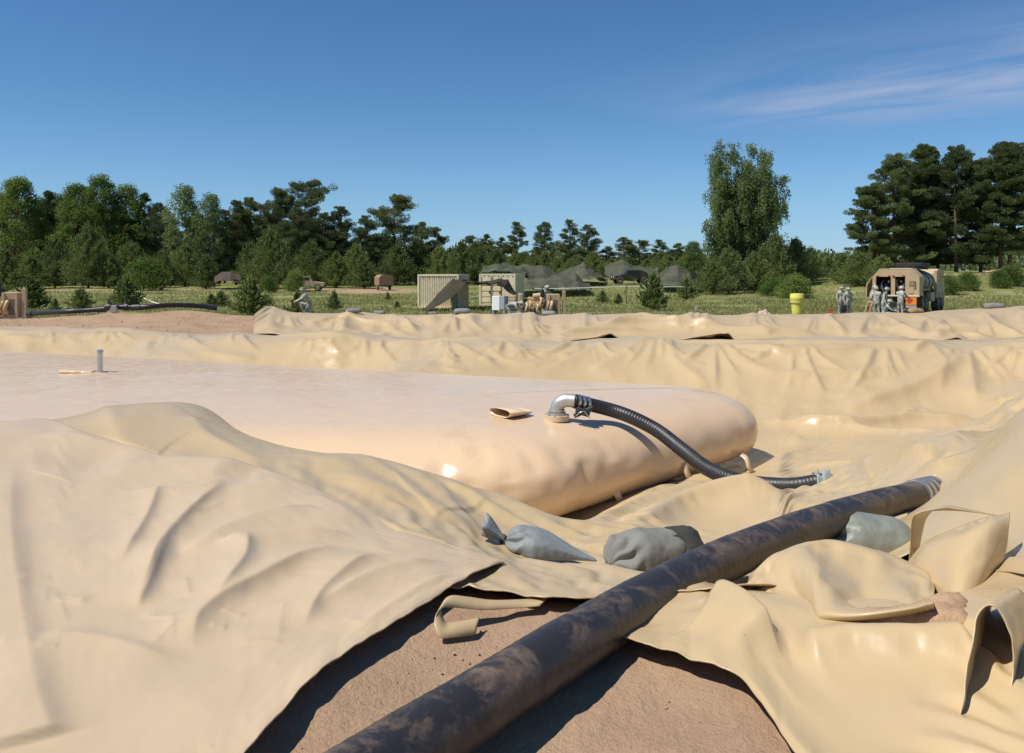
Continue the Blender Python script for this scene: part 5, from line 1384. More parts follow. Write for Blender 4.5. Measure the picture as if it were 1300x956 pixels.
def net(name, rows, label, mat, nu=8, nv=6, amp=.12):
    def lin(P, n):      # taut panels between poles: straight runs with a little sag
        P = np.array([list(p) for p in P], float); out = []
        for i in range(len(P)-1):
            t = np.linspace(0, 1, n, endpoint=False)[:, None]; q = P[i]*(1-t)+P[i+1]*t; q[:, 2] -= .06*np.linalg.norm(P[i+1]-P[i])*np.sin(PI*t[:, 0]); out.append(q)
        out.append(P[-1][None]); return np.vstack(out)
    R_ = [lin([tuple(at(*c)) for c in r], nu) for r in rows]
    A = np.stack(R_, 0); V = np.stack([lin(A[:, j], nv) for j in range(A.shape[1])], 1)
    V = V + (amp*fbm(V[..., 0]*.9, V[..., 1]*.9+V[..., 2], 3))[..., None]*np.array([.3, .5, .8])
    x = V[..., 0]; y = V[..., 1]; g = S(x, y)+.03; V[..., 2] = np.maximum(V[..., 2], g)
    o = mesh_obj(name, V, grid_faces(V.shape[0], V.shape[1]), mat)
    return tag(o, label, 'camouflage net', 'camouflage nets')
net('camouflage_net', [
    [(536, 394, 57.5), (556, 372, 58), (574, 352, 59), (594, 355, 60), (613, 357, 61), (634, 353, 61.5), (645, 355, 61.8), (656, 372, 62)],
    [(534, 393, 56.5), (562, 376, 56.5), (582, 354, 57), (598, 357, 57.5), (616, 358, 59), (632, 357, 60), (642, 361, 60.5), (654, 374, 61)],
    [(537, 395, 55.5), (568, 381, 55), (592, 358, 55), (604, 358, 56), (617, 359, 57), (629, 360, 58.5), (638, 364, 59.5), (652, 375, 60.5)]],
    'dark awning net strung from the corrugated container to the panelled one', M['net_thin'], amp=.05)
net('camouflage_net', [
    [(609, 352, 66), (612, 346, 66.2), (628, 343, 66.5), (648, 345, 66.5), (664, 350, 66)],
    [(610, 346, 70), (614, 337, 70.5), (632, 334, 71), (652, 338, 71), (668, 346, 70)],
    [(612, 350, 76), (616, 338, 77), (640, 333, 78), (664, 338, 78), (680, 352, 77)]],
    'dark net sheet pitched over the panelled container roof', M['net'], amp=.1)
net('camouflage_net', [
    [(655, 368, 82), (672, 367, 80), (692, 366, 79), (715, 366, 80), (738, 366, 81), (752, 365, 83)],
    [(650, 352, 85), (668, 350, 84), (690, 354, 83), (712, 352, 84), (732, 356, 84), (750, 364, 85)],
    [(646, 338, 89), (664, 335, 88), (690, 336, 88), (706, 346, 88), (730, 347, 88), (748, 361, 88)],
    [(650, 345, 95), (668, 336, 95), (690, 337, 95), (710, 348, 95), (730, 350, 95), (748, 363, 94)]],
    'large grey camouflage net spread behind the pump unit', M['net'], amp=.3)
net('camouflage_net', [
    [(702, 355, 104), (722, 354, 102), (742, 354, 101), (757, 352, 101), (768, 355, 101)],
    [(700, 346, 108), (722, 340, 107), (741, 333, 106), (754, 346, 105), (768, 354, 104)],
    [(704, 348, 114), (724, 340, 114), (742, 333, 113), (756, 345, 112), (772, 355, 111)]],
    'peaked camouflage net behind the large grey one', M['net'], amp=.3)
net('camouflage_net', [
    [(768, 350, 122), (782, 350, 120), (798, 350, 119), (815, 350, 120), (834, 348, 122)],
    [(768, 338, 126), (776, 333, 126), (790, 330, 125), (812, 338, 125), (836, 340, 126)],
    [(768, 340, 134), (778, 335, 134), (790, 331, 133), (812, 338, 132), (838, 344, 132)]],
    'far camouflage net pitched behind the parked dark truck', M['net'], amp=.3)
net('camouflage_net', [
    [(832, 366, 92), (845, 364, 90), (860, 364, 90), (878, 365, 90), (892, 366, 92)],
    [(834, 350, 95), (846, 338, 95), (860, 336, 94), (876, 345, 94), (892, 360, 95)],
    [(838, 350, 102), (850, 338, 102), (862, 337, 101), (880, 346, 101), (894, 360, 101)]],
    'camouflage net at right, just left of the birch', M['net'], amp=.25)
net('camouflage_net', [
    [(272, 357, 104), (282, 357, 103), (292, 356, 103), (304, 356, 104)],
    [(272, 351, 106), (280, 347, 106), (292, 345, 106), (306, 350, 106)],
    [(274, 351, 110), (282, 347, 110), (294, 346, 110), (306, 350, 110)]],
    'brownish net draped over a vehicle at the left wood edge', net_mat('brown_netting', (0.085, 0.068, 0.055), .7), amp=.4)

# ---- pump sets
def pump_set(loc, rz, L, label, mirror=1):
    t = thing('pump_unit', label, 'pump', loc, rz, 'tan pump units')
    X = lambda v: v*mirror
    mb = MB(); mb.box((0, -.4, .12), (L, .12, .14)); mb.box((0, .4, .12), (L, .12, .14))
    for k in range(5): mb.box((X(-L/2+.1+k*(L-.2)/4), 0, .12), (.1, .68, .1))
    mb.build('skid', M['tan'], t)
    mb = MB(); mb.box((X(-.25), 0, .55), (.95, .5, .55), None, .06); mb.box((X(-.3), 0, .92), (.6, .36, .22), None, .05); mb.build('engine_block', M['tan_pipe'], t, 'auto')
    rs = random.Random(3)
    for k in range(9):
        x = X(-.85+k*.17); z = .35+.4*rs.random(); r = .04+.05*rs.random()
        mb = MB(); mb.tube(spline([(x, -.30, z+.25), (x+.03, -.46, z+.15), (x-.04, -.47, z-.12), (x+.05, -.32, z-.28)], 5), r, 8)
        mb.build('pipe', M['tan_pipe'] if k % 3 else M['blackiron'], t, True)
    for k in range(3):
        mb = MB(); mb.cyl((X(-.7+k*.42), -.36, .42+.16*(k % 2)), (X(-.7+k*.42), -.50, .42+.16*(k % 2)), .13, seg=16); mb.build('pulley', M['tan_pipe'], t, 'auto')
    mb = MB(); mb.cyl((X(-.35), -.1, 1.05), (X(.0), -.1, 1.10), .14, seg=16); mb.build('air_cleaner', M['tan_pipe'], t, 'auto')
    mb = MB(); mb.cyl((X(.10), 0, 1.0), (X(.10), 0, 1.35), .10, seg=14); mb.cyl((X(.10), 0, 1.34), (X(.10), 0, 1.50), .03, seg=10); mb.build('exhaust_stack', M['blackiron'], t, 'auto')
    mb = MB(); mb.box((X(.62), 0, .66), (.62, .8, 1.02), None, .03); rad = mb.build('radiator_housing', M['tan'], t)
    mb = MB(); mb.box((X(.66), -.41, .60), (.34, .03, .62)); mb.build('grille', M['grille'], rad)
    for s in (0.40, .86):
        mb = MB(); mb.box((X(s), -.415, .66), (.08, .05, 1.0)); mb.build('housing_rib', M['tan'], rad)
    mb = MB(); mb.box((X(1.12), -.3, .70), (.16, .14, 1.25), None, .02); mb.cyl((X(1.12), -.3, 1.33), (X(1.12), -.3, 1.40), .05, seg=10); mb.build('end_post', M['tan'], t)
    mb = MB(); mb.box((X(.88), -.05, 1.02), (.42, .06, .05)); mb.build('cross_bar', M['tan'], t)
    mb = MB(); mb.box((X(-.95), 0, .75), (.20, .7, .9), None, .04); mb.build('control_panel', M['tan'], t)
    return t
pp = at(687, 403, 44.5)
pump_set((pp.x-.05, pp.y, gz(pp.x, pp.y)), .03, 2.3, 'tan pump unit with radiator and pipes between two soldiers').scale = (1.12, 1.12, 1.15)
lp = at(8, 404, 32.6)
pump_set((lp.x-.35, lp.y, gz(lp.x, lp.y)), .15, 2.2, 'tan pump unit cut by the left frame edge', 1)
# white cabinet, with its shaded side painted grey
wb_ = at(635, 396, 50); z = gz(wb_.x, wb_.y)
t = thing('equipment_cabinet', 'white panelled cabinet with grey side behind the bending soldier', 'cabinet', (wb_.x, wb_.y, z), -.5)
mb = MB(); mb.box((-.18, 0, .65), (.52, .5, .85), None, .015); mb.build('white_case', M['white'], t)
mb = MB(); mb.box((.26, .0, .68), (.34, .5, .80), None, .015); mb.build('shaded_case', M['greyp'], t)  # grey colour stands in for the cabinet face turned from the sun
for x in (-.38, .38):
    mb = MB(); mb.box((x, 0, .11), (.08, .45, .22)); mb.build('leg', M['greyp'], t)
cr = at(650, 396, 49.5); z = gz(cr.x, cr.y)
t = thing('wire_crate', 'dark wire crate between the white cabinet and pump unit', 'crate', (cr.x, cr.y, z), 0)
mb = MB(); mb.box((0, 0, .35), (.55, .5, .7)); mb.build('contents', M['greyp'], t)
for k in range(5):
    mb = MB(); mb.cyl((-.28+k*.14, -.28, .2), (-.28+k*.14, -.28, 1.05), .016, seg=6); mb.build('upright_wire', M['blackiron'], t)
    mb = MB(); mb.cyl((-.29, -.29, .24+k*.2), (.29, -.29, .24+k*.2), .014, seg=6); mb.build('cross_wire', M['blackiron'], t)

# ---- yellow drum
yd = at(1012, 399, 47); z = gz(yd.x, yd.y)
t = thing('salvage_drum', 'tall yellow plastic drum with wide screw lid on the grass', 'drum', (yd.x, yd.y, z), 0)
def lathe(name, prof, mat, parent, seg=28):
    V = []; 
    for r, zz in prof:
        for k in range(seg): a = 2*PI*k/seg; V.append((r*math.cos(a), r*math.sin(a), zz))
    f = grid_faces(len(prof), seg, True).tolist()+[list(range(seg))[::-1], [(len(prof)-1)*seg+k for k in range(seg)]]
    o = mesh_obj(name, V, f, mat, parent); o.data.set_sharp_from_angle(angle=math.radians(35)); return o
lathe('barrel', [(.27, 0), (.29, .03), (.30, .40), (.325, .78), (.33, .80)], M['yellow'], t)
lathe('lid', [(.335, .80), (.385, .83), (.39, 1.02), (.40, 1.04), (.40, 1.10), (.395, 1.12), (.385, 1.30), (.37, 1.33), (.2, 1.345)], M['yellow'], t)
# ---- low cot frames
for k, (px, w, lb) in enumerate(((942, 1.25, 'low tan tube frame on the grass, left of the bundle'), (968, 1.7, 'low tan tube frame carrying a pale bundle, left of yellow drum'))):
    c = at(px, 401, 42.5+k); z = gz(c.x, c.y)
    t = thing('cot_frame', lb, 'frame', (c.x, c.y, z), .1*k, 'low tube frames')
    for y in (-.3, .3):
        mb = MB(); mb.tube([(-w/2, y, .30), (w/2, y, .31)], .022, 8); mb.build('rail', M['tan'], t, True)
    for x in (-w/2+.06, w/2-.06):
        mb = MB(); mb.tube(spline([(x-.05, -.3, 0), (x+.03, -.3, .28), (x+.03, .3, .28), (x-.05, .3, 0)], 5), .02, 6); mb.build('leg', M['tan'], t, True)
    mb = MB(); mb.box((0, 0, .27), (w-.15, .5, .03)); mb.build('sling', M['boot'] if k == 0 else M['camo'], t)
c = at(968, 401, 43.4); rag('cloth_bundle', (c.x+.05, c.y, gz(c.x, c.y)+.29), (.38, .25, .30), simple('pale_cloth', (.50, .38, .30), .9, .15, 5), 'pale pinkish cloth bundle on the tube frame', 'bundle', 8, .5, .8)
# ---- red valve, pink marker
c = at(1054, 399, 47); z = gz(c.x, c.y)
t = thing('red_valve', 'small red valve wheel on a stem standing in the grass', 'valve', (c.x, c.y, z), 0)
mb = MB(); mb.cyl((0, 0, 0), (0, 0, .30), .035, seg=10); mb.build('stem', M['red'], t)
mb = MB(); mb.tube([(.14*math.cos(a), 0, .32+.14*math.sin(a)) for a in np.linspace(0, 2*PI, 17)], .025, 6); mb.build('wheel', M['red'], t, True)
for a in (0.5, 2.1, 3.7):
    mb = MB(); mb.cyl((0, 0, .32), (.14*math.cos(a), 0, .32+.14*math.sin(a)), .018, seg=6); mb.build('spoke', M['red'], t)
c = at(884, 390, 56); mb = MB(); mb.prism([(-.12, 0), (.12, 0), (.03, .34), (-.03, .34)], 1, -.05, .05); o = mb.build('marker_stake', simple('pale_pink_paint', (.62, .42, .36), .7, .1, 4), None); o.location = (c.x, c.y, gz(c.x, c.y)); tag(o, 'small pale pink marker in the grass before the birch', 'marker')

# ---- rope line and white hoses on the grass
def rope_line(name, pts, r, mat, label, cat):
    P, _ = resample(spline([tuple(p) for p in pts], 8), .4); v, f = tube_data(P, r, 6)
    return tag(mesh_obj(name, [tuple(p) for p in v], f, mat), label, cat)
rope_line('tape_line', [at(661, 366, 72), at(700, 366.5, 71), at(760, 365, 70), at(795, 364, 70), at(830, 364.5, 71), at(870, 364, 72)], .03, M['rope'], 'white tape line strung across the field in front of the nets', 'tape')
for px, d, lb in ((795, 70, 'thin dark post holding the tape line'), (868, 72, 'thin tape post beside the rightmost net')):
    c = at(px, 364, d); mb = MB(); g = gz(c.x, c.y); mb.cyl((c.x, c.y, g-.05), (c.x, c.y, c.z+.1), .035, .03, seg=8); mb.cyl((c.x, c.y, c.z+.1), (c.x, c.y, c.z+.13), .045, seg=8)
    tag(mb.build('tape_post', M['blackiron'], None), lb, 'post', 'tape posts')
rope_line('white_hose', [Vector((*at(px, 380, d).xy, gz(*at(px, 380, d).xy)+.05)) for px, d in ((172, 92), (182, 80), (194, 70), (208, 63), (222, 60))], .06, M['rope'], 'white hose curving over the grass right of the manifold bush', 'hose')
rope_line('white_hose', [Vector((*at(px, 380, d).xy, gz(*at(px, 380, d).xy)+.06)) for px, d in ((586, 78), (598, 79), (608, 84), (618, 92))], .06, M['rope'], 'white hose on the grass between the two containers', 'hose')

# ---- hose and manifold on the left earth bank
def bank_hose(pxs, label, r=.085):
    P = []
    for px, py, d in pxs:
        p = at(px, py, d); P.append((p.x, p.y, max(p.z, gz(p.x, p.y)+r+.08)))
    PP, L = resample(spline(P, 10), .05); v, f = tube_data(PP, r, 14)
    t = thing('bank_hose', label, 'hose', (0, 0, 0)); mesh_obj('tube', [tuple(q) for q in v], f, M['hose'], t)
    for e in (0, -1):
        i = 0 if e == 0 else len(PP)-7; mb = MB(); mb.cyl(tuple(PP[i]), tuple(PP[i+6]), r*1.25, seg=16); mb.build('end_coupling', M['blackiron'], t, 'auto')
    return t
bank_hose(((36, 401, 29.8), (60, 404, 29.2), (85, 407, 28.8), (110, 405, 28.9), (135, 402, 29)), 'black hose on the bank from the left pump to the manifold')
bank_hose(((168, 404, 28.8), (190, 403, 28.8), (215, 394, 29.3), (235, 393, 29.6), (255, 395, 30), (275, 401, 30.3)), 'black hose humped over the earth heap right of the manifold')
mc = at(150, 405, 28.9); z = gz(mc.x, mc.y)
t = thing('hose_manifold', 'dark valve manifold joining the two hoses on the earth bank', 'manifold', (mc.x, mc.y, z+.08), 0)
mb = MB(); mb.cyl((-.45, 0, .13), (.45, 0, .13), .085, seg=14); mb.cyl((0, 0, .13), (.10, -.5, .08), .085, seg=14); mb.build('pipe_tee', M['blackiron'], t, 'auto')
for x in (-.32, .30):
    mb = MB(); mb.cyl((x, 0, .13), (x, 0, .38), .03, seg=8); mb.build('valve_stem', M['blackiron'], t)
    mb = MB(); mb.cyl((x, 0, .38), (x, 0, .41), .10, seg=12); mb.build('hand_wheel', M['blackiron'], t)
    mb = MB(); mb.cyl((x-.06, 0, .13), (x+.06, 0, .13), .12, seg=14); mb.build('flange', M['blackiron'], t, 'auto')
mb = MB(); mb.cyl((.09, -.46, .08), (.11, -.6, .07), .11, seg=14); mb.build('outlet_cap', M['alloy'], t, 'auto')

# ---- sandbags along the second berm
def top_of(G, px, py):
    X, Y, Z = G; U_ = CX+X/Y*FPX; V_ = HY+(CZ-Z)/Y*FPX; i = np.argmin((U_-px)**2+(V_-py)**2); i = np.unravel_index(i, X.shape)
    return Vector((X[i], Y[i], Z[i]))
for px, rz, sc, mt, lb in ((448, .2, 1.2, 'bag_grey', 'grey sandbag on the second berm right of the kneeling soldier'), (483, -.3, .9, 'bag_grey', 'small upright grey sandbag on the second berm crest'), (549, .1, .7, 'bag_grey', 'tiny dark sandbag on the berm below the corrugated container'), (588, .1, 1.3, 'bag_green', 'greenish flat sandbag on the berm below the awning net'), (697, -.2, 1.1, 'bag_blue', 'blue-grey sandbag at the foot of the pump radiator'), (1262, -.15, 1.5, 'bag_grey', 'dark grey sandbag on the berm right of the tanker truck'), (1163, .2, 1.2, 'boot', 'brown sandbag in front of the tanker truck wheels')):
    p = top_of(CG, px, 397 if px < 1200 else 389); b_ = sandbag((p.x, p.y, p.z-.01), rz, .50*sc, .30*sc, .15*sc, M[mt], lb, px, neck=True, group='sandbags on the second berm', px_small=True)

# ---- people
def person(name_label, loc, rz, J, hat='patrol', hold=None, group='soldiers'):
    """J: joints in metres (x right, y forward(-y faces the viewer before rotation), z up)"""
    t_ = None
    me = bpy.data.meshes.new('person'); bm = bmesh.new(); lay = bm.verts.layers.skin.verify(); vv = {}
    def V_(k, p, r):
        v = bm.verts.new(p); v[lay].radius = (r, r) if not isinstance(r, tuple) else r; vv[k] = v; return v
    def E_(a, b): bm.edges.new((vv[a], vv[b]))
    R = dict(pelvis=(.155, .125), waist=(.145, .115), chest=(.175, .13), neck=.062, head=.095, crown=.085, shL=.082, shR=.082, elL=.058, elR=.058, wrL=.042, wrR=.042,
             hipL=.105, hipR=.105, knL=.072, knR=.072, anL=.056, anR=.056, toL=.045, toR=.045)
    for k, p in J.items(): V_(k, p, R[k])
    vv['pelvis'][lay].use_root = True
    for a, b in (('pelvis', 'waist'), ('waist', 'chest'), ('chest', 'neck'), ('neck', 'head'), ('head', 'crown'), ('chest', 'shL'), ('chest', 'shR'), ('shL', 'elL'), ('shR', 'elR'), ('elL', 'wrL'), ('elR', 'wrR'),
                 ('pelvis', 'hipL'), ('pelvis', 'hipR'), ('hipL', 'knL'), ('hipR', 'knR'), ('knL', 'anL'), ('knR', 'anR'), ('anL', 'toL'), ('anR', 'toR')): E_(a, b)
    hands = []
    for s in 'LR':
        w = Vector(J['wr'+s]); e = Vector(J['el'+s]); d = (w-e).normalized(); sd = d.cross(Vector((0, 1, .2))).normalized(); 
        pm = w+d*.055; V_('pm'+s, pm, (.036, .022)); E_('wr'+s, 'pm'+s); hands.append(pm)
        for i in range(4):
            o_ = sd*(.03-.02*i); L_ = (.065, .078, .072, .055)[i]
            V_('f%s%d' % (s, i), pm+d*.045+o_, .011); V_('g%s%d' % (s, i), pm+d*(.045+L_*.8)+o_*1.1+Vector((0, .02, -.015)), .008); E_('pm'+s, 'f%s%d' % (s, i)); E_('f%s%d' % (s, i), 'g%s%d' % (s, i))
        V_('t'+s, pm+sd*.045+d*.02, .012); E_('pm'+s, 't'+s)
    bm.to_mesh(me); bm.free()
    o = bpy.data.objects.new('person', me); COL.objects.link(o)
    for n_, lv in (('SKIN', 0), ('SUBSURF', 1)):
        md = o.modifiers.new(n_.lower(), n_)
        if n_ == 'SUBSURF': md.levels = 1; md.render_levels = 1
    dg = bpy.context.evaluated_depsgraph_get(); em = bpy.data.meshes.new_from_object(o.evaluated_get(dg))
    o.modifiers.clear(); o.data = em
    for m_ in (M['camo'], M['skin'], M['boot']): em.materials.append(m_)
    hd = Vector(J['head']); ft = [Vector(J[k]) for k in ('anL', 'anR', 'toL', 'toR')]; nk = Vector(J['neck'])
    for p in em.polygons:
        p.use_smooth = True; c = p.center
        if (c-hd).length < .155 and (c-nk).length > .05 and (c-hd).dot(hd-nk) > -.012: p.material_index = 1
        elif min((c-h).length for h in hands) < .085: p.material_index = 1
        elif min((c-q).length for q in ft) < .11: p.material_index = 2
    o.location = loc; o.rotation_euler = (0, 0, rz)
    up = (Vector(J['crown'])-hd).normalized(); q = up.to_track_quat('Z', 'Y').to_matrix().to_4x4()
    fw = J.get('face', None)
    mb = MB(); base = hd+up*.045
    mb.ball(tuple(base), .125, (1, 1.1, .8), 14, q)
    if hat == 'patrol': mb.cyl(tuple(base+up*.02), tuple(base+up*.105), .118, .112, 16); mb.box(tuple(base+Vector((0, -.13, .0))), (.17, .12, .012), None, 0)
    elif hat == 'helmet': mb.ball(tuple(base+up*.015), .145, (1, 1.12, .85), 14, q)
    mb.build('cap' if hat == 'patrol' else 'helmet', M['camo'], o, 'auto')
    mb = MB(); mb.ball(tuple(hd+Vector((0, -.105, -.01))), .018, (.8, 1.2, 1.3), 8)
    for s in (-1, 1): mb.ball(tuple(hd+Vector((s*.1, .0, 0))), .022, (.5, .8, 1.2), 8)
    f_ = mb.build('nose_and_ears', M['skin'], o, True)
    mb = MB(); mb.tube([(hd.x-.035, hd.y-.098, hd.z-.055), (hd.x, hd.y-.104, hd.z-.058), (hd.x+.035, hd.y-.098, hd.z-.055)], .006, 5); mb.build('mouth', M['red'], o, True)
    for s in (-1, 1):
        mb = MB(); mb.ball(tuple(hd+Vector((s*.036, -.098, .018))), .011, seg=8); mb.build('eye', M['dark'], o, True)
    return tag(o, name_label, 'person', group)
def stand(lean=0, armL=None, armR=None, step=.0, headfwd=0):
    J = dict(pelvis=(0, 0, .96), waist=(0, -.02-lean*.3, 1.12), chest=(0, -.0-lean*.8, 1.36), neck=(0, -.02-lean, 1.53), head=(0, -.05-lean*1.15-headfwd, 1.65), crown=(0, -.05-lean*1.2-headfwd, 1.73),
             shL=(-.20, -lean*.9, 1.45), shR=(.20, -lean*.9, 1.45), elL=(-.27, .03-lean, 1.17), elR=(.27, .03-lean, 1.17), wrL=(-.26, -.08-lean, .93), wrR=(.26, -.08-lean, .93),
             hipL=(-.10, 0, .92), hipR=(.10, 0, .92), knL=(-.11, -.03-step, .50), knR=(.11, -.02+step*.4, .50), anL=(-.12, .02-step*1.3, .09), anR=(.12, .02+step, .09), toL=(-.13, -.14-step*1.3, .045), toR=(.13, -.14+step, .045))
    if armL: J['elL'], J['wrL'] = armL
    if armR: J['elR'], J['wrR'] = armR
    return J
def crouch():
    return dict(pelvis=(0, .12, .38), waist=(0, .02, .54), chest=(0, -.10, .76), neck=(0, -.16, .93), head=(0, -.22, 1.04), crown=(0, -.23, 1.12), shL=(-.2, -.12, .86), shR=(.2, -.12, .86), elL=(-.26, -.32, .66), elR=(.26, -.32, .66), wrL=(-.12, -.50, .58), wrR=(.12, -.50, .58),
                hipL=(-.11, .10, .36), hipR=(.11, .10, .36), knL=(-.17, -.32, .52), knR=(.15, -.20, .14), anL=(-.16, -.20, .09), anR=(.13, .22, .09), toL=(-.17, -.38, .045), toR=(.13, .24, .045))
def bent():
    return dict(pelvis=(0, .10, .80), waist=(0, -.06, .88), chest=(0, -.32, .93), neck=(0, -.48, .95), head=(0, -.60, .95), crown=(0, -.68, .93), shL=(-.2, -.38, .90), shR=(.2, -.38, .90), elL=(-.24, -.50, .66), elR=(.24, -.50, .66), wrL=(-.14, -.68, .55), wrR=(.14, -.68, .55),
                hipL=(-.10, .10, .76), hipR=(.10, .10, .76), knL=(-.13, -.10, .45), knR=(.13, -.02, .44), anL=(-.13, .06, .09), anR=(.13, .12, .09), toL=(-.13, -.11, .045), toR=(.13, -.05, .045))
def put(label, px, d, rz, J, hat='patrol', z=None):
    x = (px-CX)/FPX*d; return person(label, (x, d, gz(x, d)-.02 if z is None else z), rz, J, hat)
put('soldier with hat in grey camouflage crouching on the second berm at left', 391, 36.0, -1.25, crouch(), 'patrol', top_of(CG, 391, 396).z-.35)
put('soldier in camouflage bending over at the left of the pump unit', 646, 43.2, 1.35, bent(), 'patrol')
put('helmeted soldier leaning on the pump unit from behind', 692, 46.2, .4, stand(.18, None, ((.34, -.30, 1.22), (.40, -.55, 1.12))), 'helmet')
put('soldier in cap standing with a dark bag, leftmost of the right group', 1076, 44.0, .35, stand(.02), 'patrol')
put('soldier half hidden behind the leftmost standing soldier', 1068, 46.5, .2, stand(.02, None, ((.28, .0, 1.17), (.18, -.2, 1.1))), 'patrol')
put('bare-necked soldier at the tanker with red scarf, facing its open cabinet', 1113, 45.2, 2.8, stand(.10, ((-.27, -.10, 1.17), (-.15, -.35, 1.1)), None), 'patrol')
put('soldier in pale camouflage in the middle of the tanker group', 1121, 44.4, .9, stand(.14, None, ((.26, -.12, 1.16), (.12, -.34, 1.08))), 'patrol')
put('soldier kneeling low in front of the tanker group', 1124, 43.2, .9, crouch(), 'patrol')
put('helmeted soldier reaching into the tanker cabinet with both hands', 1143, 45.6, 2.1, stand(.06, ((-.26, -.25, 1.20), (-.16, -.50, 1.12)), ((.26, -.25, 1.20), (.16, -.50, 1.12))), 'helmet')
put('soldier behind the A-frame stand at the tanker corner', 1109, 47.2, .4, stand(.05), 'helmet')
# dark bag held by the leftmost soldier
c = at(1070, 396, 43.8); z = gz(c.x, c.y)
t = thing('carry_bag', 'dark carry bag hanging from the leftmost standing soldier', 'bag', (c.x, c.y, z+.42), .3)
mb = MB(); mb.box((0, 0, .22), (.34, .16, .42), None, .05); mb.build('pouch', M['bag_dark'], t, 'auto')
mb = MB(); mb.tube(spline([(-.12, 0, .42), (-.08, 0, .56), (.08, 0, .56), (.12, 0, .42)], 5), .014, 6); mb.build('handle', M['bag_dark'], t, True)
# A-frame stand
c = at(1105, 398, 44.3); z = gz(c.x, c.y)
t = thing('a_frame_stand', 'timber A-frame stand with orange panel left of the tanker', 'stand', (c.x, c.y, z), .1)
for y in (-.22, .22):
    for s in (-1, 1):
        mb = MB(); mb.box((s*.17, y*(1), .48), (.05, .05, 1.02), Matrix.Rotation(-s*.34, 4, 'Y')); mb.build('leg', M['wood'], t)
mb = MB(); mb.box((.03, 0, .99), (.09, .6, .08)); mb.build('ridge', M['wood'], t)
mb = MB(); mb.box((.10, .24, .62), (.26, .02, .30)); mb.build('panel', M['orange'], t)

# ---- tanker truck
def wheel(parent, loc, r=.64, w=.42, side=1, tm=None):
    e = bpy.data.objects.new('wheel', None); COL.objects.link(e); e.parent = parent; e.location = loc
    seg = 40; prof = [(.55*r, -w*.42), (.8*r, -w*.5), (.96*r, -w*.46), (r, -w*.35), (r, w*.35), (.96*r, w*.46), (.8*r, w*.5), (.55*r, w*.42)]
    V = []
    for i, (rr_, xx) in enumerate(prof):
        for k in range(seg):
            a = 2*PI*k/seg; q = rr_*(0.965 if (i in (3, 4) and k % 2) else 1); V.append((xx, q*math.cos(a), q*math.sin(a)))
    mesh_obj('tyre', V, grid_faces(len(prof), seg, True), tm or M['tyre'], e)
    mb = MB(); mb.cyl((side*w*.30, 0, 0), (side*w*.36, 0, 0), .56*r, seg=24); mb.cyl((side*w*.3, 0, 0), (side*w*.55, 0, 0), .20*r, .16*r, seg=16)
    mb.build('rim', M['rim'], e, 'auto')
    return e
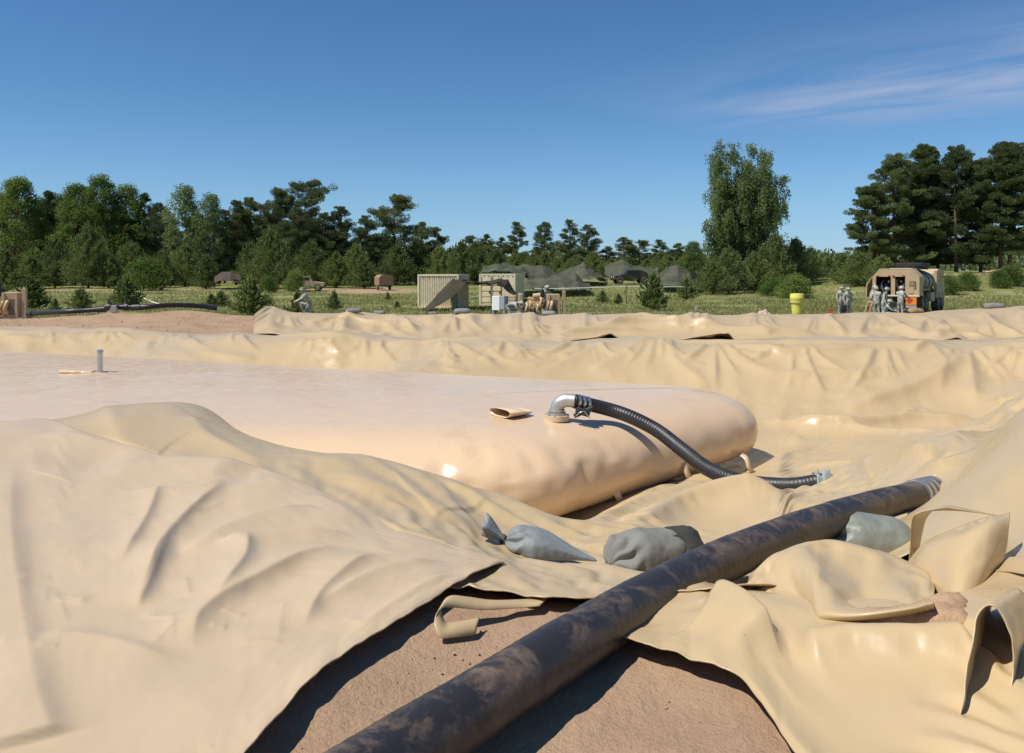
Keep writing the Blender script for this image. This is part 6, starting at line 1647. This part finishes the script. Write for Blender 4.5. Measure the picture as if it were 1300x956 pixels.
def tanker():
    c = at(1137, 391, 47.5); z = gz(c.x, c.y)
    t = thing('tanker_truck', 'tan eight-wheeled tanker truck with open rear pump cabinet', 'truck', (c.x, c.y, z), -math.radians(35))
    P = lambda nm, mb, mt, par=t, sm=False: mb.build(nm, M[mt], par, sm)
    mb = MB(); mb.box((-.45, 5.0, .95), (.14, 9.6, .28)); mb.box((.45, 5.0, .95), (.14, 9.6, .28))
    for y in (.4, 2.2, 4.5, 6.5, 9): mb.box((0, y, .95), (.76, .14, .2))
    P('chassis', mb, 'dark')
    # rear cabinet shell with two open bays
    w = 1.24; cab = MB(); cab.prism([(-w, 1.15), (-w, 2.25), (-w+.38, 2.72), (w-.38, 2.72), (w, 2.25), (w, 1.15)], 1, 1.30, 1.36); body = P('pump_cabinet', cab, 'tan')
    mb = MB()   # roof skin and side skins
    mb.prism([(-w, 2.25), (-w+.38, 2.72), (w-.38, 2.72), (w, 2.25), (w-.06, 2.25), (w-.41, 2.66), (-w+.41, 2.66), (-w+.06, 2.25)], 1, 0, 1.30); P('roof_skin', mb, 'tan', body)
    for s in (-1, 1):
        mb = MB(); mb.box((s*(w-.03), .65, 1.70), (.06, 1.30, 1.10)); P('side_skin', mb, 'tan', body)
    for x, ww in ((-w+.12, .12), (-.14, .22), (w-.40, .68)):
        mb = MB(); mb.box((x, .04, 1.72), (ww, .08, 1.06)); P('rear_post', mb, 'tan', body)
    mb = MB(); mb.prism([(-w+.07, 2.25), (-w+.42, 2.655), (w-.42, 2.655), (w-.07, 2.25)], 1, 0.0, .07); P('rear_header', mb, 'tan', body)
    mb = MB(); mb.box((0, .03, 1.16), (2*w, .10, .08)); P('sill', mb, 'cream', body)
    mb = MB(); mb.box((0, 1.0, 1.70), (2*w-.2, .05, 1.05)); P('inner_wall', mb, 'dark', body)  # near-black wall paints in the shade behind the open bays
    rs = random.Random(8)
    for k in range(9):
        x = -.95+k*.16; 
        if abs(x+.14) < .1: continue
        mb = MB(); mb.tube(spline([(x, .7, 1.25), (x+.05, .45, 1.4+.3*rs.random()), (x-.05, .45, 1.8+.2*rs.random()), (x+.08, .8, 2.1)], 4), .035+.03*rs.random(), 8); P('piping', mb, rs.choice(['blackiron', 'steel', 'tan_pipe', 'blackiron']), body, True)
    for k, (x, zz, mt) in enumerate(((-.55, 1.75, 'red'), (-.42, 1.95, 'yellow'), (.15, 1.70, 'white'), (.32, 1.78, 'white'), (-.85, 1.60, 'steel'), (.22, 1.98, 'tan_pipe'))):
        mb = MB(); mb.cyl((x, .50, zz), (x, .42, zz), .075, seg=14); P('gauge', mb, mt, body, 'auto')
    for k, x in enumerate((-.95, -.35, -.12, .42)):
        mb = MB(); mb.box((x, -.03, 2.30), (.12, .06, .07)); P('marker_lamp', mb, 'red', body)
    mb = MB(); mb.box((w-.42, -.012, 1.88), (.24, .03, .28)); P('data_panel', mb, 'boot', body)
    mb = MB(); mb.box((w-.22, -.012, 1.78), (.09, .03, .42)); P('latch_strip', mb, 'grille', body)
    mb = MB(); mb.box((w-.44, -.012, 1.42), (.26, .03, .26)); P('small_hatch', mb, 'tan_pipe', body)
    # raised side flap at left
    mb = MB(); mb.prism([(-w-.02, 2.22), (-w-.02, 2.28), (-w-.36, 1.80), (-w-.40, 1.05), (-w-.34, 1.05), (-w-.30, 1.78)], 1, .05, 1.25); P('side_flap', mb, 'tan')
    # lower rear: bumper, lamp board, hazard placard
    mb = MB(); mb.box((0, .10, .62), (2.3, .14, .30)); P('bumper', mb, 'dark')
    mb = MB(); mb.box((0, .5, .95), (2.2, .6, .34)); P('under_tray', mb, 'dark')
    mb = MB(); mb.box((w-.42, -.03, .86), (.56, .03, .44)); pl = P('hazard_placard', mb, 'orange')
    mb = MB(); mb.box((w-.50, -.05, .90), (.22, .02, .28), Matrix.Rotation(.785, 4, 'Y')); P('placard_sign', mb, 'red', pl)
    mb = MB(); mb.box((w-.42, -.03, .54), (.56, .03, .14)); P('lamp_board', mb, 'greyp')
    # tank
    V = []; seg = 36
    for yy, s in ((1.36, .0), (1.36, .96), (1.46, 1.0), (6.3, 1.0), (6.4, .96), (6.4, 0)):
        for k in range(seg):
            a = 2*PI*k/seg; V.append((1.17*s*math.cos(a), yy, 1.93+.74*s*math.sin(a)))
    mesh_obj('tank_shell', V, grid_faces(6, seg, True), M['tankgrey'], t)
    tk = t.children[-1]
    for yy in (2.6, 4.0, 5.4):
        mb = MB(); mb.tube([(1.185*math.cos(a), yy, 1.93+.755*math.sin(a)) for a in np.linspace(0, 2*PI, 33)], .03, 6); P('tank_band', mb, 'olive', tk, True)
    for s in (-1, 1):
        mb = MB(); mb.box((s*.75, 3.9, 2.78), (.06, 4.8, .22)); P('walkway_rail', mb, 'dark')
    mb = MB(); mb.box((0, 3.9, 2.72), (1.2, 4.6, .06)); P('walkway', mb, 'cream')
    mb = MB(); mb.box((.25, 4.2, 2.95), (1.5, 3.0, .26), None, .05); P('roof_stowage', mb, 'dark')
    for s in (-1, 1):
        mb = MB(); mb.prism([(1.0, 1.42), (1.2, 1.52), (3.6, 1.52), (3.8, 1.42), (3.75, 1.36), (3.55, 1.46), (1.25, 1.46), (1.05, 1.36)], 0, s*.80-(.0), s*.80+s*.46); P('mudguard', mb, 'tan')
        mb = MB(); mb.box((s*1.02, 5.0, 1.0), (.42, 1.5, .55), None, .03); P('side_locker', mb, 'tan')
        mb = MB(); mb.box((s*1.14, 6.75, 1.75), (.20, .50, 1.75), None, .04); P('side_stack', mb, 'tan')
    # cab
    mb = MB(); mb.prism([(7.0, .95), (10.1, .75), (10.15, 1.55), (9.7, 2.65), (7.2, 2.72), (7.0, 2.4)], 0, -1.2, 1.2); cb = P('cab', mb, 'tan')
    mb = MB(); mb.prism([(10.12, 1.66), (9.78, 2.50), (9.83, 2.50), (10.17, 1.66)], 0, -1.05, 1.05); P('windscreen', mb, 'glass', cb)
    for s in (-1, 1):
        mb = MB(); mb.box((s*1.205, 8.7, 2.05), (.02, 1.0, .7)); P('side_window', mb, 'glass', cb)
        mb = MB(); mb.tube([(s*1.2, 9.6, 2.2), (s*1.5, 9.75, 2.2), (s*1.5, 9.75, 1.7)], .025, 6); P('mirror_arm', mb, 'dark', cb)
        for y in (1.7, 3.1, 7.7, 9.2): wheel(t, (s*1.0, y, .64), side=s)
    mb = MB(); mb.box((0, 6.7, 1.3), (1.7, .4, 1.0)); P('exhaust_box', mb, 'dark')
    return t
tanker()

# ---- off-road cars at the wood edge
def jeep(px, py, d, rz, label, paint, group):
    c = at(px, py, d); z = gz(c.x, c.y)
    t = thing('offroad_car', label, 'car', (c.x, c.y, z), rz, group)
    mb = MB(); mb.prism([(-2.25, .55), (2.3, .55), (2.3, 1.02), (1.0, 1.18), (.95, 1.20), (-2.25, 1.20)], 1, -1.05, 1.05); body = mb.build('body', paint, t)
    mb = MB(); mb.prism([(.95, 1.20), (.62, 1.80), (-1.05, 1.82), (-1.95, 1.45), (-2.2, 1.20)], 1, -.98, .98); cab = mb.build('cab', paint, t)
    for s in (-1, 1):
        for x0, x1 in ((-.95, -.22), (-.12, .58)):
            mb = MB(); mb.box(((x0+x1)/2, s*.985, 1.50), (x1-x0, .02, .40)); mb.build('side_window', M['glass'], cab)
            mb = MB(); mb.box(((x0+x1)/2, s*1.055, .90), (x1-x0+.05, .02, .56)); dr = mb.build('door', paint, t)
            mb = MB(); mb.box((x0+.1, s*1.075, 1.05), (.12, .02, .04)); mb.build('handle', M['dark'], dr)
        for x in (-1.6, 1.55):
            w = wheel(t, (x, s*.92, .46), .46, .30, s); w.rotation_euler = (0, 0, PI/2)
        mb = MB(); mb.cyl((2.29, s*.62, .88), (2.34, s*.62, .88), .11, seg=14); mb.build('headlight', M['white'], t)
    mb = MB(); mb.prism([(.97, 1.24), (.66, 1.76), (.70, 1.78), (1.01, 1.26)], 1, -.88, .88); mb.build('windscreen', M['glass'], cab)
    mb = MB(); mb.box((2.32, 0, .55), (.10, 1.9, .18)); mb.build('bumper', M['dark'], t)
    return t
jeep(388, 361, 103, .12, 'tan off-road car parked behind shrubs at the wood edge', M['tan'], 'parked off-road cars')
jeep(800, 356, 106, .12+PI, 'dark camouflaged off-road car parked by the far net', camo_mat('dark_green_vehicle_camouflage', [(0.07, .06, .04), (.045, .05, .03), (.10, .075, .05)], 1.2), 'parked off-road cars')
c = at(487, 357, 106); z = gz(c.x, c.y)
t = thing('cargo_trailer', 'small tan covered trailer half hidden under the pines at centre left', 'trailer', (c.x, c.y, z), .4)
mb = MB(); mb.prism([(-.9, .6), (.9, .6), (.9, 1.6), (.5, 1.95), (-.5, 1.95), (-.9, 1.6)], 1, -1.3, 1.3); mb.build('cover', M['boot'], t)
mb = MB(); mb.box((0, 0, .52), (1.7, 2.5, .14)); mb.build('bed', M['dark'], t)
for s in (-1, 1): wheel(t, (s*.8, 0, .38), .38, .22, s)
mb = MB(); mb.box((0, -1.7, .45), (.1, .9, .08)); mb.build('drawbar', M['dark'], t)
# terrain-lying debris of felled logs at the right slope
for k, (px, py, d, L_, rz, lb) in enumerate(((1270, 344, 104, 3.2, -.5, 'pale weathered log lying below the right pines'), (1290, 346, 100, 2.4, .3, 'shorter pale log near the right frame edge'))):
    c = at(px, py, d); z = gz(c.x, c.y); mb = MB(); mb.tube(spline([(-L_/2, 0, .22), (-.3, .1, .45), (L_/2, .05, .75)], 6), .11, 8); o = mb.build('fallen_log', M['wood'], None, True); o.location = (c.x, c.y, z); o.rotation_euler = (0, 0, rz); tag(o, lb, 'log', 'fallen logs')
